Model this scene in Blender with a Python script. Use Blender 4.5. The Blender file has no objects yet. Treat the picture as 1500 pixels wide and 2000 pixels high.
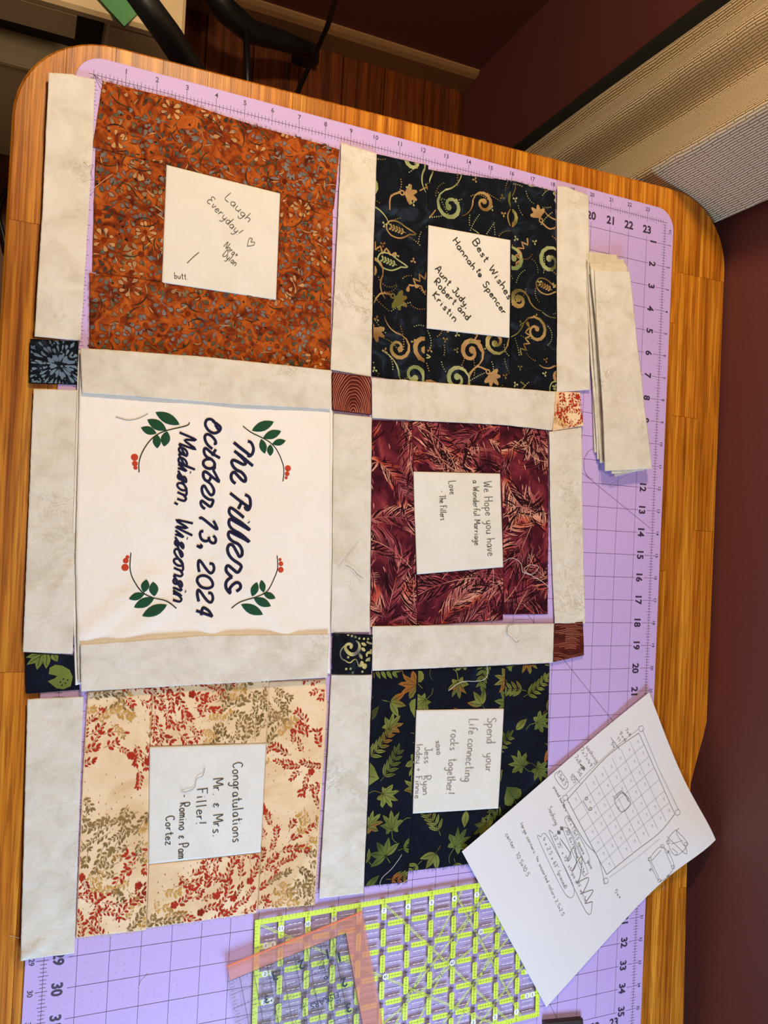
import bpy, bmesh, math, random
from mathutils import Vector, Matrix, noise
import numpy as np

# ------------------------------------------------------------------ camera, world, lights
IN = 0.0254
TZ = 0.74                      # height of the table top above the floor
CAM_R = [[0.9008879440730408, 0.04686543502223272, 0.43151424452041726],
         [0.051799554248712375, -0.9986574515301345, 0.00031730580130392115],
         [0.43094978640612436, 0.02206638854714835, -0.902106066986029]]
CAM_C = (-0.03551104, -0.38236722, 0.7815452)      # relative to the mat's corner mark, z from the table top
F_PX, CX, CY = 1691.66355, 849.71753, 1030.42775

sc = bpy.context.scene
cd = bpy.data.cameras.new('camera'); cam = bpy.data.objects.new('camera', cd); sc.collection.objects.link(cam)
cd.sensor_fit = 'VERTICAL'; cd.sensor_height = 24.0; cd.sensor_width = 18.0
cd.lens = F_PX * 24.0 / 2000.0
cd.shift_x = (750 - CX) / 2000.0; cd.shift_y = (CY - 1000) / 2000.0
cd.clip_start = 0.02; cd.clip_end = 50
r_, d_, f_ = [Vector(v) for v in CAM_R]
m = Matrix((( r_.x, -d_.x, -f_.x, CAM_C[0]), (r_.y, -d_.y, -f_.y, CAM_C[1]), (r_.z, -d_.z, -f_.z, CAM_C[2] + TZ), (0, 0, 0, 1)))
cam.matrix_world = m
sc.camera = cam

w = bpy.data.worlds.new('world'); sc.world = w; w.use_nodes = True
w.node_tree.nodes['Background'].inputs[0].default_value = (1.0, 0.78, 0.62, 1)
w.node_tree.nodes['Background'].inputs[1].default_value = 0.10

def area(name, loc, target, size, energy, col, sy=None):
    l = bpy.data.lights.new(name, 'AREA'); l.energy = energy; l.color = col
    l.shape = 'RECTANGLE' if sy else 'SQUARE'; l.size = size
    if sy: l.size_y = sy
    o = bpy.data.objects.new(name, l); sc.collection.objects.link(o); o.location = loc
    o.rotation_euler = (Vector(target) - Vector(loc)).to_track_quat('-Z', 'Y').to_euler()
    return o
area('wall_lamp_light', (0.14, 0.45, TZ + 0.85), (0.45, -0.05, TZ), 0.12, 9.8, (1.0, 0.74, 0.44))
area('window_daylight', (0.42, -1.95, TZ + 0.85), (0.20, -0.90, TZ), 0.5, 6.4, (0.46, 0.68, 1.0), 0.5).data.spread = math.radians(72)
area('room_lamp_light', (0.34, -0.35, TZ + 1.5), (0.30, -0.35, TZ), 0.30, 6.5, (1.0, 0.82, 0.62))

sc.view_settings.view_transform = 'Standard'; sc.view_settings.look = 'None'
sc.view_settings.gamma = 1.0; sc.view_settings.use_curve_mapping = False
sc.view_settings.exposure = 0.0

rnd = random.Random(7)

# ------------------------------------------------------------------ photo pixel -> point on a level plane
_R = np.array(CAM_R); _C = np.array(CAM_C)
def at(px, py, z=0.0):
    d = _R.T @ np.array([(px - CX) / F_PX, (py - CY) / F_PX, 1.0])
    p = _C + d * ((z - _C[2]) / d[2]); return (float(p[0]), float(p[1]))
def atx(px, py, X):
    d = _R.T @ np.array([(px - CX) / F_PX, (py - CY) / F_PX, 1.0])
    p = _C + d * ((X - _C[0]) / d[0]); return tuple(float(v) for v in p)
def fbm(x, y, z=0.0, o=2):
    return noise.fractal(Vector((x, y, z)), 1.0, 2.0, o)

# ------------------------------------------------------------------ objects
def link(name, me, mat=None, parent=None):
    o = bpy.data.objects.new(name, me); sc.collection.objects.link(o)
    if mat is not None:
        me.materials.append(mat)
    if parent is not None: o.parent = parent
    return o
def tag(o, label=None, cat=None, group=None, kind=None):
    if label: o['label'] = label
    if cat: o['category'] = cat
    if group: o['group'] = group
    if kind: o['kind'] = kind
    return o
def empty(name, loc, label, cat, group=None):
    o = bpy.data.objects.new(name, None); sc.collection.objects.link(o); o.location = loc; o.empty_display_size = .02
    return tag(o, label, cat, group)
class MB:
    """collects faces (with a colour per vertex) and links them as ONE mesh object"""
    def __init__(s): s.v = []; s.f = []; s.c = []
    def add(s, vs, fs, col=(1, 1, 1)):
        b = len(s.v); s.v.extend(vs); s.f.extend([tuple(i + b for i in f) for f in fs])
        if isinstance(col, list): s.c.extend(col)
        else: s.c.extend([col] * len(vs))
    def box(s, x0, y0, z0, x1, y1, z1, col=(1, 1, 1)):
        v = [(x0,y0,z0),(x1,y0,z0),(x1,y1,z0),(x0,y1,z0),(x0,y0,z1),(x1,y0,z1),(x1,y1,z1),(x0,y1,z1)]
        s.add(v, [(3,2,1,0),(4,5,6,7),(0,1,5,4),(1,2,6,5),(2,3,7,6),(3,0,4,7)], col)
    def tube(s, pts, r, n=6, col=(1, 1, 1)):
        pts = [Vector(p) for p in pts]; k = len(pts); rr = r if isinstance(r, (list, tuple)) else [r] * k
        vs = []; up = Vector((0.03, 0.05, 1)).normalized()
        for i, p in enumerate(pts):
            t = (pts[min(i+1, k-1)] - pts[max(i-1, 0)]).normalized()
            a = t.cross(up)
            if a.length < 1e-4: a = t.cross(Vector((1, 0, 0)))
            a.normalize(); b = t.cross(a).normalized()
            for j in range(n):
                th = 2 * math.pi * j / n; vs.append(tuple(p + a * (rr[i] * math.cos(th)) + b * (rr[i] * math.sin(th))))
        fs = [(i*n + j, (i+1)*n + j, (i+1)*n + (j+1) % n, i*n + (j+1) % n) for i in range(k-1) for j in range(n)]
        fs += [tuple(range(n)), tuple((k-1)*n + j for j in range(n-1, -1, -1))]
        s.add(vs, fs, col)
    def prism(s, poly, z0, z1, top_in=0.0, col=(1, 1, 1)):
        n = len(poly); c = np.mean(np.array(poly), 0)
        vs = [(x, y, z0) for x, y in poly] + [(x, y, z1 - top_in) for x, y in poly]
        nf = [tuple(range(n-1, -1, -1))] + [(i, (i+1) % n, n + (i+1) % n, n + i) for i in range(n)]
        if top_in > 0:
            pin = inset(poly, [top_in] * n)
            vs += [(x, y, z1) for x, y in pin]
            nf += [(n + i, n + (i+1) % n, 2*n + (i+1) % n, 2*n + i) for i in range(n)] + [tuple(range(2*n, 3*n))]
        else: nf += [tuple(range(n, 2*n))]
        s.add(vs, nf, col)
    def build(s, name, mat, parent=None, smooth=False):
        me = bpy.data.meshes.new(name); me.from_pydata(s.v, [], s.f)
        a = me.color_attributes.new('Col', 'FLOAT_COLOR', 'POINT')
        a.data.foreach_set('color', np.array([(c[0], c[1], c[2], 1) for c in s.c], dtype=np.float32).ravel())
        if smooth: me.polygons.foreach_set('use_smooth', [True] * len(me.polygons))
        me.update(); return link(name, me, mat, parent)

def inset(poly, ds):
    n = len(poly); out = []
    L = []
    for i in range(n):
        x0, y0 = poly[i]; x1, y1 = poly[(i+1) % n]; dx, dy = x1-x0, y1-y0; l = math.hypot(dx, dy) or 1e-9
        nx, ny = -dy/l, dx/l; L.append((nx, ny, nx*x0 + ny*y0 + ds[i]))
    for i in range(n):
        a = L[i-1]; b = L[i]; det = a[0]*b[1] - a[1]*b[0]
        if abs(det) < 0.02:
            d = (ds[i-1] + ds[i]) / 2; out.append((poly[i][0] + b[0]*d, poly[i][1] + b[1]*d))
        else: out.append(((a[2]*b[1] - b[2]*a[1]) / det, (a[0]*b[2] - b[0]*a[2]) / det))
    return out
def area2(p): return sum(p[i-1][0]*p[i][1] - p[i][0]*p[i-1][1] for i in range(len(p)))
def ccw(p): return p if area2(p) > 0 else p[::-1]
def clip(subj, win):
    """Sutherland-Hodgman; win convex ccw"""
    out = subj
    for i in range(len(win)):
        ax, ay = win[i-1]; bx, by = win[i]; ex, ey = bx-ax, by-ay
        if not out: return out
        inp = out; out = []
        prev = inp[-1]; pd = ex*(prev[1]-ay) - ey*(prev[0]-ax)
        for q in inp:
            d = ex*(q[1]-ay) - ey*(q[0]-ax)
            if (d >= 0) != (pd >= 0):
                t = pd / (pd - d); out.append((prev[0] + (q[0]-prev[0])*t, prev[1] + (q[1]-prev[1])*t))
            if d >= 0: out.append(q)
            prev, pd = q, d
    return out
def smooth_line(pts, sub=5, closed=False):
    """Catmull-Rom"""
    n = len(pts)
    if n < 3: return [tuple(pts[0]), ((pts[0][0]+pts[-1][0])/2, (pts[0][1]+pts[-1][1])/2), tuple(pts[-1])] if n == 2 else list(pts)
    out = []
    g = (lambda i: pts[i % n]) if closed else (lambda i: pts[min(max(i, 0), n-1)])
    for i in range(n if closed else n-1):
        p0, p1, p2, p3 = g(i-1), g(i), g(i+1), g(i+2)
        for k in range(sub):
            t = k / sub; t2 = t*t; t3 = t2*t
            out.append(tuple(0.5*((2*p1[j]) + (-p0[j]+p2[j])*t + (2*p0[j]-5*p1[j]+4*p2[j]-p3[j])*t2 + (-p0[j]+3*p1[j]-3*p2[j]+p3[j])*t3) for j in (0, 1)))
    out.append(tuple(g(n if closed else n-1)[:2])); return out

# ------------------------------------------------------------------ materials
def lin(c):
    return tuple(((v/255.0)/12.92 if v/255.0 <= .04045 else ((v/255.0+.055)/1.055)**2.4) for v in c)
class NT:
    def __init__(s, name):
        s.m = bpy.data.materials.new(name); s.m.use_nodes = True; s.t = s.m.node_tree; s.n = s.t.nodes; s.b = s.n['Principled BSDF']
    def new(s, t, **k):
        n = s.n.new(t)
        for a, v in k.items():
            if hasattr(n, a): setattr(n, a, v)
        return n
    def l(s, a, b): s.t.links.new(a, b)
    def coord(s, scale=(1, 1, 1), rot=(0, 0, 0), src='Object'):
        tc = s.new('ShaderNodeTexCoord'); mp = s.new('ShaderNodeMapping'); mp.inputs['Scale'].default_value = scale; mp.inputs['Rotation'].default_value = rot
        s.l(tc.outputs[src], mp.inputs[0]); return mp.outputs[0]
    def noise(s, vec, scale, detail=3, rough=.55, dist=0):
        n = s.new('ShaderNodeTexNoise'); n.inputs['Scale'].default_value = scale; n.inputs['Detail'].default_value = detail
        n.inputs['Roughness'].default_value = rough; n.inputs['Distortion'].default_value = dist; s.l(vec, n.inputs['Vector']); return n.outputs['Fac']
    def ramp(s, fac, stops):
        r = s.new('ShaderNodeValToRGB'); e = r.color_ramp.elements
        while len(e) < len(stops): e.new(.5)
        for i, (p, c) in enumerate(stops): e[i].position = p; e[i].color = (*c, 1)
        s.l(fac, r.inputs[0]); return r.outputs[0]
    def mix(s, fac, a, b, mode='MIX'):
        n = s.new('ShaderNodeMix', data_type='RGBA', blend_type=mode)
        for sock, v in ((n.inputs[0], fac), (n.inputs[6], a), (n.inputs[7], b)):
            if isinstance(v, (int, float)): sock.default_value = v
            elif isinstance(v, tuple): sock.default_value = (*v, 1)
            else: s.l(v, sock)
        return n.outputs[2]
    def bump(s, h, strength, dist=.001, prev=None):
        b = s.new('ShaderNodeBump'); b.inputs['Strength'].default_value = strength; b.inputs['Distance'].default_value = dist
        s.l(h, b.inputs['Height'])
        if prev: s.l(prev, b.inputs['Normal'])
        return b.outputs[0]
    def fin(s, col=None, rough=None, normal=None, **k):
        for key, v in (('Base Color', col), ('Roughness', rough), ('Normal', normal)):
            if v is None: continue
            if isinstance(v, tuple): s.b.inputs[key].default_value = (*v, 1)
            elif isinstance(v, (int, float)): s.b.inputs[key].default_value = v
            else: s.l(v, s.b.inputs[key])
        for kk, v in k.items(): s.b.inputs[kk.replace('_', ' ')].default_value = v
        return s.m

def cloth_mat(name, stops, scale=40, bump=.25, dist=0.6, wrinkle=.35, vein=None, sheen=.0):
    t = NT(name); c = t.coord()
    col = t.ramp(t.noise(c, scale, 4, .6, dist), stops)
    if vein:
        v = t.noise(c, vein[0], 5, .65, 1.6)
        mk = t.ramp(v, [(.478, (0, 0, 0)), (.5, (1, 1, 1)), (.522, (0, 0, 0))])
        patch = t.ramp(t.noise(c, 17, 2), [(.5, (0, 0, 0)), (.68, (1, 1, 1))])
        mk2 = t.mix(1.0, mk, patch, 'MULTIPLY')
        sc_ = t.mix(1.0, mk2, (vein[1],)*3, 'MULTIPLY')
        sep = t.new('ShaderNodeRGBToBW'); t.l(sc_, sep.inputs[0])
        col = t.mix(sep.outputs[0], col, vein[2])
    h1 = t.noise(t.coord((1, .12, 1)), 1500, 1); h2 = t.noise(t.coord((.12, 1, 1)), 1500, 1)
    nb = t.bump(h1, bump, .0003); nb = t.bump(h2, bump, .0003, nb)
    nb = t.bump(t.noise(c, 45, 4, .6, .8), wrinkle, .0025, nb)
    return t.fin(col, .92, nb, Specular_IOR_Level=.15, Sheen_Weight=sheen)
def pigment(name, rough=.9, bump=.2):
    t = NT(name); a = t.new('ShaderNodeVertexColor', layer_name='Col')
    return t.fin(a.outputs[0], rough, None, Specular_IOR_Level=.12)
def plain(name, c, rough=.6, **k):
    t = NT(name); n = t.noise(t.coord(), 60, 3)
    col = t.mix(n, tuple(v*.9 for v in c), tuple(min(1, v*1.08) for v in c))
    return t.fin(col, rough, None, **k)

CREAM = cloth_mat('cream_mottled_cotton', [(.25, (.55, .50, .40)), (.5, (.66, .62, .53)), (.75, (.73, .70, .63))], 42, vein=(38, .9, (.44, .38, .28)), wrinkle=.65)
PANEL = cloth_mat('ivory_panel_cotton', [(.3, (.80, .76, .69)), (.7, (.84, .80, .74))], 20, wrinkle=.55)
LABEL = cloth_mat('ivory_label_cotton', [(.3, (.68, .66, .58)), (.7, (.74, .72, .66))], 30, wrinkle=.35)
ORANGE = cloth_mat('burnt_orange_batik', [(.30, lin((72, 24, 8))), (.43, lin((116, 46, 14))), (.55, lin((160, 76, 22))), (.75, lin((184, 100, 36)))], 75, dist=1.2, wrinkle=.3)
NAVY = cloth_mat('midnight_batik', [(.35, lin((7, 9, 14))), (.56, lin((14, 19, 28))), (.74, lin((38, 50, 64)))], 38, dist=1.5, wrinkle=.3)
NAVYLEAF = cloth_mat('deep_navy_batik', [(.35, lin((7, 9, 18))), (.6, lin((11, 16, 30))), (.8, lin((22, 36, 54)))], 26, dist=.8, wrinkle=.3)
MAROON = cloth_mat('maroon_batik', [(.36, lin((44, 8, 20))), (.5, lin((74, 17, 32))), (.62, lin((120, 40, 50))), (.74, lin((170, 84, 78)))], 20, dist=1.0, wrinkle=.3)
PEACH = cloth_mat('peach_cream_cotton', [(.3, lin((212, 176, 130))), (.5, lin((230, 200, 158))), (.75, lin((240, 216, 182)))], 22, wrinkle=.35)
WOODGRAIN = cloth_mat('rust_brown_batik', [(.35, lin((66, 22, 15))), (.7, lin((94, 34, 24)))], 40, wrinkle=.3)
PIGMENT = pigment('printed_pigment')
THREADM = pigment('thread_colour', .7)
INK = plain('black_ink', (.012, .012, .014), .6)
PENCIL = plain('grey_pencil', (.16, .15, .15), .6)
SOFTPEN = plain('soft_grey_pen', (.24, .22, .22), .7)
NAVYTHREAD = None
def thread_sheen(name, c):
    t = NT(name)
    w_ = t.new('ShaderNodeTexWave'); w_.inputs['Scale'].default_value = 700; w_.inputs['Distortion'].default_value = 2; t.l(t.coord((1, 1, 1), (0, 0, .5)), w_.inputs['Vector'])
    col = t.mix(w_.outputs['Fac'], tuple(v*.6 for v in c), tuple(min(1, v*1.35) for v in c))
    return t.fin(col, .5, t.bump(w_.outputs['Fac'], .5, .0004), Specular_IOR_Level=.25)
NAVYTHREAD = thread_sheen('navy_thread', (.010, .010, .045))
GREENTHREAD = thread_sheen('green_thread', (.012, .075, .032))
STEMTHREAD = thread_sheen('dark_stem_thread', (.02, .035, .022))
REDTHREAD = thread_sheen('red_thread', (.62, .055, .02))

def wood_mat(name, dark, mid, light, rough=.35, sc_=1.0):
    t = NT(name)
    oi = t.new('ShaderNodeObjectInfo'); tc = t.new('ShaderNodeTexCoord')
    add = t.new('ShaderNodeVectorMath', operation='MULTIPLY_ADD')
    comb = t.new('ShaderNodeCombineXYZ'); t.l(oi.outputs['Random'], comb.inputs[0]); t.l(oi.outputs['Random'], comb.inputs[1]); t.l(oi.outputs['Random'], comb.inputs[2])
    add.inputs[1].default_value = (7.3, 3.1, 5.7); t.l(comb.outputs[0], add.inputs[0]); t.l(tc.outputs['Object'], add.inputs[2])
    def mp(s):
        m_ = t.new('ShaderNodeMapping'); m_.inputs['Scale'].default_value = s; t.l(add.outputs[0], m_.inputs[0]); return m_.outputs[0]
    g1 = t.noise(mp((1, .016, 1)), 170*sc_, 4, .6, .3)
    g2 = t.noise(mp((1, .030, 1)), 620*sc_, 2, .5)
    col = t.ramp(g1, [(.32, dark), (.50, mid), (.68, light)])
    pores = t.ramp(g2, [(.38, (.52, .44, .36)), (.52, (1, 1, 1))])
    col = t.mix(.75, col, pores, 'MULTIPLY')
    hs = t.new('ShaderNodeHueSaturation'); mr = t.new('ShaderNodeMapRange'); mr.inputs[3].default_value = .86; mr.inputs[4].default_value = 1.12
    t.l(oi.outputs['Random'], mr.inputs[0]); t.l(mr.outputs[0], hs.inputs['Value']); t.l(col, hs.inputs['Color'])
    return t.fin(hs.outputs[0], rough, t.bump(g2, .25, .0004), Specular_IOR_Level=.25)
OAK = wood_mat('oiled_oak', lin((140, 74, 12)), lin((182, 110, 24)), lin((212, 146, 46)))
FLOORWOOD = wood_mat('floor_oak', lin((66, 28, 8)), lin((96, 44, 14)), lin((116, 58, 22)), .4, .6)

MATM = NT('lilac_mat_plastic')
MATM = MATM.fin(MATM.mix(MATM.noise(MATM.coord(), 9, 2), lin((186, 160, 216)), lin((194, 168, 222))), .55, MATM.bump(MATM.noise(MATM.coord(), 900, 2), .15, .0003))
MATINK = plain('mat_print_ink', lin((52, 38, 66)), .6)
WALLM = NT('burgundy_wall_paint')
WALLM = WALLM.fin(WALLM.mix(WALLM.noise(WALLM.coord(), 6, 3), (.125, .034, .031), (.150, .042, .038)), .6, WALLM.bump(WALLM.noise(WALLM.coord(), 260, 3), .25, .001))
TRIMM = plain('cream_trim_paint', lin((140, 102, 66)), .45)
CEILM = plain('ceiling_paint', (.75, .70, .62), .9)
BLACKM = plain('black_plastic', (.008, .008, .009), .4)
LINING = plain('black_lining_cloth', (.006, .006, .006), .95)
PRINTERM = plain('cream_plastic', lin((200, 176, 134)), .45)
DARKM = plain('dark_cavity_plastic', (.02, .012, .010), .8)
GREENM = plain('green_card', (.02, .22, .05), .5)
RUGM = cloth_mat('grey_beige_rug', [(.3, lin((120, 108, 88))), (.7, lin((165, 152, 128)))], 60, bump=1.0, wrinkle=.8)

# ------------------------------------------------------------------ pens, lettering
GL = {}
def G(ch, w_, *strokes): GL[ch] = (w_, [[tuple(float(v) for v in p.split(',')) for p in s.split()] for s in strokes])
G('a', 8, '7,8 4,10 1,8 0,4 1,1 4,0 6,3 7,9 7,3 8,0')
G('b', 8, '0,20 0,8 0,1 3,0 6,2 7,6 5,9 2,9 0,6')
G('c', 7, '6,8 4,10 1,8 0,4 1,1 4,0 7,2')
G('d', 8, '7,8 4,10 1,8 0,4 1,1 4,0 6,3 7,20', '7,20 7,3 8,0')
G('e', 7, '0,5 6,6 5,9 3,10 1,8 0,4 1,1 4,0 7,2')
G('f', 6, '7,18 5,20 3,18 2,12 2,0', '0,10 6,10')
G('g', 8, '7,8 4,10 1,8 0,5 1,2 4,1 6,3 7,9 7,0 6,-6 3,-9 0,-6')
G('h', 8, '0,20 0,0', '0,5 3,9 6,9 7,6 7,0')
G('i', 4, '1,10 1,2 2,0', '1,14 1,15')
G('j', 4, '3,10 3,-4 1,-8 -1,-6', '3,14 3,15')
G('k', 7, '0,20 0,0', '6,10 0,4 6,0')
G('l', 4, '1,20 1,2 2,0')
G('m', 12, '0,10 0,0', '0,6 2,10 5,9 5,0', '5,6 8,10 10,9 10,0')
G('n', 8, '0,10 0,0', '0,6 3,10 6,9 7,6 7,0')
G('o', 8, '4,10 1,8 0,4 2,0 5,0 7,4 6,9 3,10')
G('p', 8, '0,10 0,-9', '0,7 3,10 6,9 7,5 5,1 2,0 0,3')
G('q', 8, '7,8 4,10 1,8 0,4 2,0 5,1 7,5', '7,10 7,-9')
G('r', 6, '0,10 0,0', '0,5 2,9 5,10')
G('s', 6, '6,9 3,10 1,8 2,6 5,4 5,1 3,0 0,1')
G('t', 6, '3,18 3,3 4,0 6,1', '0,12 6,12')
G('u', 8, '0,10 0,3 2,0 5,1 7,5 7,10 7,2 8,0')
G('v', 7, '0,10 3,0 6,10')
G('w', 10, '0,10 2,0 5,9 7,0 9,10')
G('x', 7, '0,10 6,0', '6,10 0,0')
G('y', 8, '0,10 1,3 4,1 7,5', '7,10 7,0 5,-7 1,-8')
G('z', 7, '0,10 6,10 0,0 7,0')
G('A', 11, '0,0 5,20 10,0', '2,7 8,7')
G('B', 10, '0,0 0,20 6,20 8,16 6,12 1,11 7,10 9,5 6,0 0,0')
G('C', 10, '9,17 6,20 2,18 0,10 2,2 5,0 9,3')
G('D', 10, '0,0 0,20 5,19 9,13 9,6 5,0 0,0')
G('E', 9, '8,19 2,20 0,16 3,12 6,11 2,10 0,5 2,0 8,2')
G('F', 9, '1,20 1,0', '0,20 9,20', '1,11 7,11')
G('H', 10, '0,20 0,0', '9,20 9,0', '0,10 9,10')
G('I', 4, '1,20 1,0')
G('J', 8, '7,20 7,4 4,0 0,3', '3,20 9,20')
G('K', 9, '0,20 0,0', '8,20 0,9 8,0')
G('L', 8, '0,20 0,0 8,0')
G('M', 12, '0,0 1,20 6,6 11,20 12,0')
G('N', 10, '0,0 0,20 9,0 9,20')
G('P', 9, '0,0 0,20 6,20 8,15 6,10 0,9')
G('R', 9, '0,0 0,20 6,20 8,15 6,10 0,10 8,0')
G('S', 9, '8,17 5,20 1,17 2,12 7,9 8,4 4,0 0,3')
G('T', 10, '0,20 10,20', '5,20 5,0')
G('W', 14, '0,20 3,0 7,14 10,0 13,20')
G('Y', 9, '0,20 4,11 9,20', '4,11 4,0')
G('0', 9, '4,20 1,16 0,9 2,1 5,0 8,5 8,14 4,20')
G('1', 5, '0,16 3,20 3,0'); G('2', 9, '0,16 3,20 7,18 7,13 0,0 9,0')
G('3', 8, '0,18 4,20 7,16 3,11 7,6 4,0 0,2'); G('4', 9, '3,20 0,8 9,8', '7,14 7,0')
G('5', 8, '8,20 1,20 0,12 5,12 7,6 4,0 0,2'); G('6', 8, '6,20 1,12 0,4 4,0 7,4 5,9 1,8')
G('7', 8, '0,20 8,20 3,0'); G('8', 8, '4,20 1,16 4,11 7,5 4,0 0,5 4,11 7,16 4,20')
G('9', 8, '7,14 4,10 1,13 2,19 6,19 7,14 6,0')
G('.', 4, '1,0 2,1'); G(',', 4, '2,1 1,-3'); G('!', 5, '2,20 1,6', '1,0 1.4,1.4'); G('-', 7, '0,8 5,8')
G('+', 9, '4,12 4,3', '0,8 8,8'); G('&', 9, '8,9 5,10 2,8 5,6 2,4 3,1 8,2', '5,12 5,11', '5,-1 5,-2')
G('=', 8, '0,10 7,10', '0,5 7,5'); G(':', 4, '1,8 1,9', '1,1 1,2'); G('"', 5, '1,20 1,16', '3,20 3,16')
G('(', 4, '3,20 0,10 3,0'); G(')', 4, '0,20 3,10 0,0'); G(' ', 6)

def ribbon(pts, wd, taper=False):
    """quads along a polyline, width wd (or per point)"""
    n = len(pts); L = []
    for i in range(n):
        a = pts[max(i-1, 0)]; b = pts[min(i+1, n-1)]; dx, dy = b[0]-a[0], b[1]-a[1]; l = math.hypot(dx, dy) or 1e-9
        ww = (wd[i] if isinstance(wd, (list, tuple)) else wd) * .5
        L.append(((pts[i][0]-dy/l*ww, pts[i][1]+dx/l*ww), (pts[i][0]+dy/l*ww, pts[i][1]-dx/l*ww)))
    return [[L[i][0], L[i][1], L[i+1][1], L[i+1][0]] for i in range(n-1)]
def layout(text, p0, p1, xh, seed=0, wob=.05, slant=0.0, join=False):
    """strokes (world xy) of a handwritten line from p0 to p1, x-height xh (metres)"""
    r = random.Random(seed); tot = sum(GL[c][0] + 3 for c in text) - 3
    d = Vector((p1[0]-p0[0], p1[1]-p0[1])); L = d.length; d.normalize(); u = Vector((-d.y, d.x)); sx = L / tot; sy = xh / 10.0
    x = 0; out = []; last = None
    for c in text:
        w_, st = GL[c]; oy = r.uniform(-wob, wob) * 10; k = 1 + r.uniform(-wob, wob)
        for si, s in enumerate(st):
            q = [(x + a + slant * b * sy / max(sx, 1e-9), b * k + oy) for a, b in s]
            P_ = [(p0[0] + d.x*a*sx + u.x*b*sy, p0[1] + d.y*a*sx + u.y*b*sy) for a, b in q]
            if join and si == 0 and last is not None and c.islower(): P_ = [last] + P_
            out.append(smooth_line(P_, 4))
        if st: last = out[-1][-1] if c.isalpha() and c.islower() and len(st) < 2 else (p0[0] + d.x*(x+w_)*sx, p0[1] + d.y*(x+w_)*sx)
        if c in ' ,.' or c.isdigit(): last = None
        x += w_ + 3
    return out
def write(name, lines, zf, mat, parent, width, eps=.00035, extra=(), pj=None):
    at_ = pj or (lambda a, b, z: at(a, b, z))
    """lines: (text, (px0), (px1), x-height in px); a flat ink child draped on height zf"""
    mb = MB(); k = 0
    for i, (text, a, b, xh) in enumerate(lines):
        A = at_(*a, .003); B = at_(*b, .003); sc_ = math.dist(A, B) / math.dist(a, b)
        for s in layout(text, A, B, xh * sc_, seed=i * 3 + len(text)):
            for q in ribbon(s, width):
                k += 1; mb.add([(x, y, zf(x, y) + eps + (k % 7) * 4e-6) for x, y in q], [(3, 2, 1, 0)] if area2(q) < 0 else [(0, 1, 2, 3)])
    for s, wd in extra:
        s2 = smooth_line([at_(*p, .003) for p in s], 5)
        for q in ribbon(s2, wd):
            k += 1; mb.add([(x, y, zf(x, y) + eps + (k % 7) * 4e-6) for x, y in q], [(0, 1, 2, 3)] if area2(q) > 0 else [(3, 2, 1, 0)])
    return mb.build(name, mat, parent)
_tc = {}
def glyphs(text, bold=0.0):
    key = (text, bold)
    if key not in _tc:
        c = bpy.data.curves.new('t', 'FONT'); c.body = text; c.size = 1.0; c.resolution_u = 3; c.offset = bold; c.fill_mode = 'BOTH'
        o = bpy.data.objects.new('t', c); sc.collection.objects.link(o)
        dg = bpy.context.evaluated_depsgraph_get(); me = o.evaluated_get(dg).to_mesh()
        v = [(p.co.x, p.co.y) for p in me.vertices]; f = [tuple(p.vertices) for p in me.polygons]
        o.evaluated_get(dg).to_mesh_clear(); bpy.data.objects.remove(o); bpy.data.curves.remove(c)
        cx = (min(p[0] for p in v) + max(p[0] for p in v)) / 2; cy = (min(p[1] for p in v) + max(p[1] for p in v)) / 2
        h = max(p[1] for p in v) - min(p[1] for p in v)
        _tc[key] = ([((x-cx)/h, (y-cy)/h) for x, y in v], f)
    return _tc[key]
def letter(mb, text, c, h, dirv, z, bold=0.0, upv=None, sx=1.0):
    """printed glyphs centred on c, height h; dirv = reading direction"""
    v, f = glyphs(text, bold); l = math.hypot(*dirv); dx, dy = dirv[0]/l, dirv[1]/l
    ux, uy = upv if upv else (-dy, dx)
    mb.add([(c[0] + (x*dx*sx + y*ux)*h, c[1] + (x*dy*sx + y*uy)*h, z) for x, y in v], f)

# ------------------------------------------------------------------ the room
def structure(name, mb, mat):
    return tag(mb.build(name, mat), kind='structure')
WX, WY = 0.7075, 0.530
mb = MB(); mb.box(-1.6, -2.4, -.06, WX + .1, WY + .1, -.018); structure('floor', mb, FLOORWOOD)
fl = bpy.data.objects['floor']
x = -0.62
i = 0
while x < WX:
    wd = 0.083; y = WY; x1 = min(x + wd, WX - .0005); j = 0
    while y > -0.9:
        ln = rnd.uniform(.5, 1.0); y1 = max(y - ln, -1.0)
        b = MB(); b.prism([(x + .0006, y1 + .0006), (x1 - .0006, y1 + .0006), (x1 - .0006, y - .0006), (x + .0006, y - .0006)], -.018, 0, .0012)
        b.build('floor_board', FLOORWOOD, fl); y = y1; j += 1
        if y <= -1.0: break
    x += wd; i += 1
mb = MB(); mb.box(-1.6, WY, -.06, WX + .1, WY + .1, 2.45); structure('wall_back', mb, WALLM)
mb = MB(); mb.box(WX, -2.4, -.06, WX + .1, WY, 2.45); structure('wall_right', mb, WALLM)
mb = MB()
prof = [(0, 0), (-.012, 0), (-.012, .052), (-.008, .062), (-.003, .068), (0, .068)]
for q in range(len(prof) - 1):
    (a, za), (b, zb) = prof[q], prof[q+1]
    mb.add([(-1.6, WY + a, za), (WX, WY + a, za), (WX, WY + b, zb), (-1.6, WY + b, zb)], [(0, 1, 2, 3)])
structure('baseboard_back', mb, TRIMM)

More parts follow.
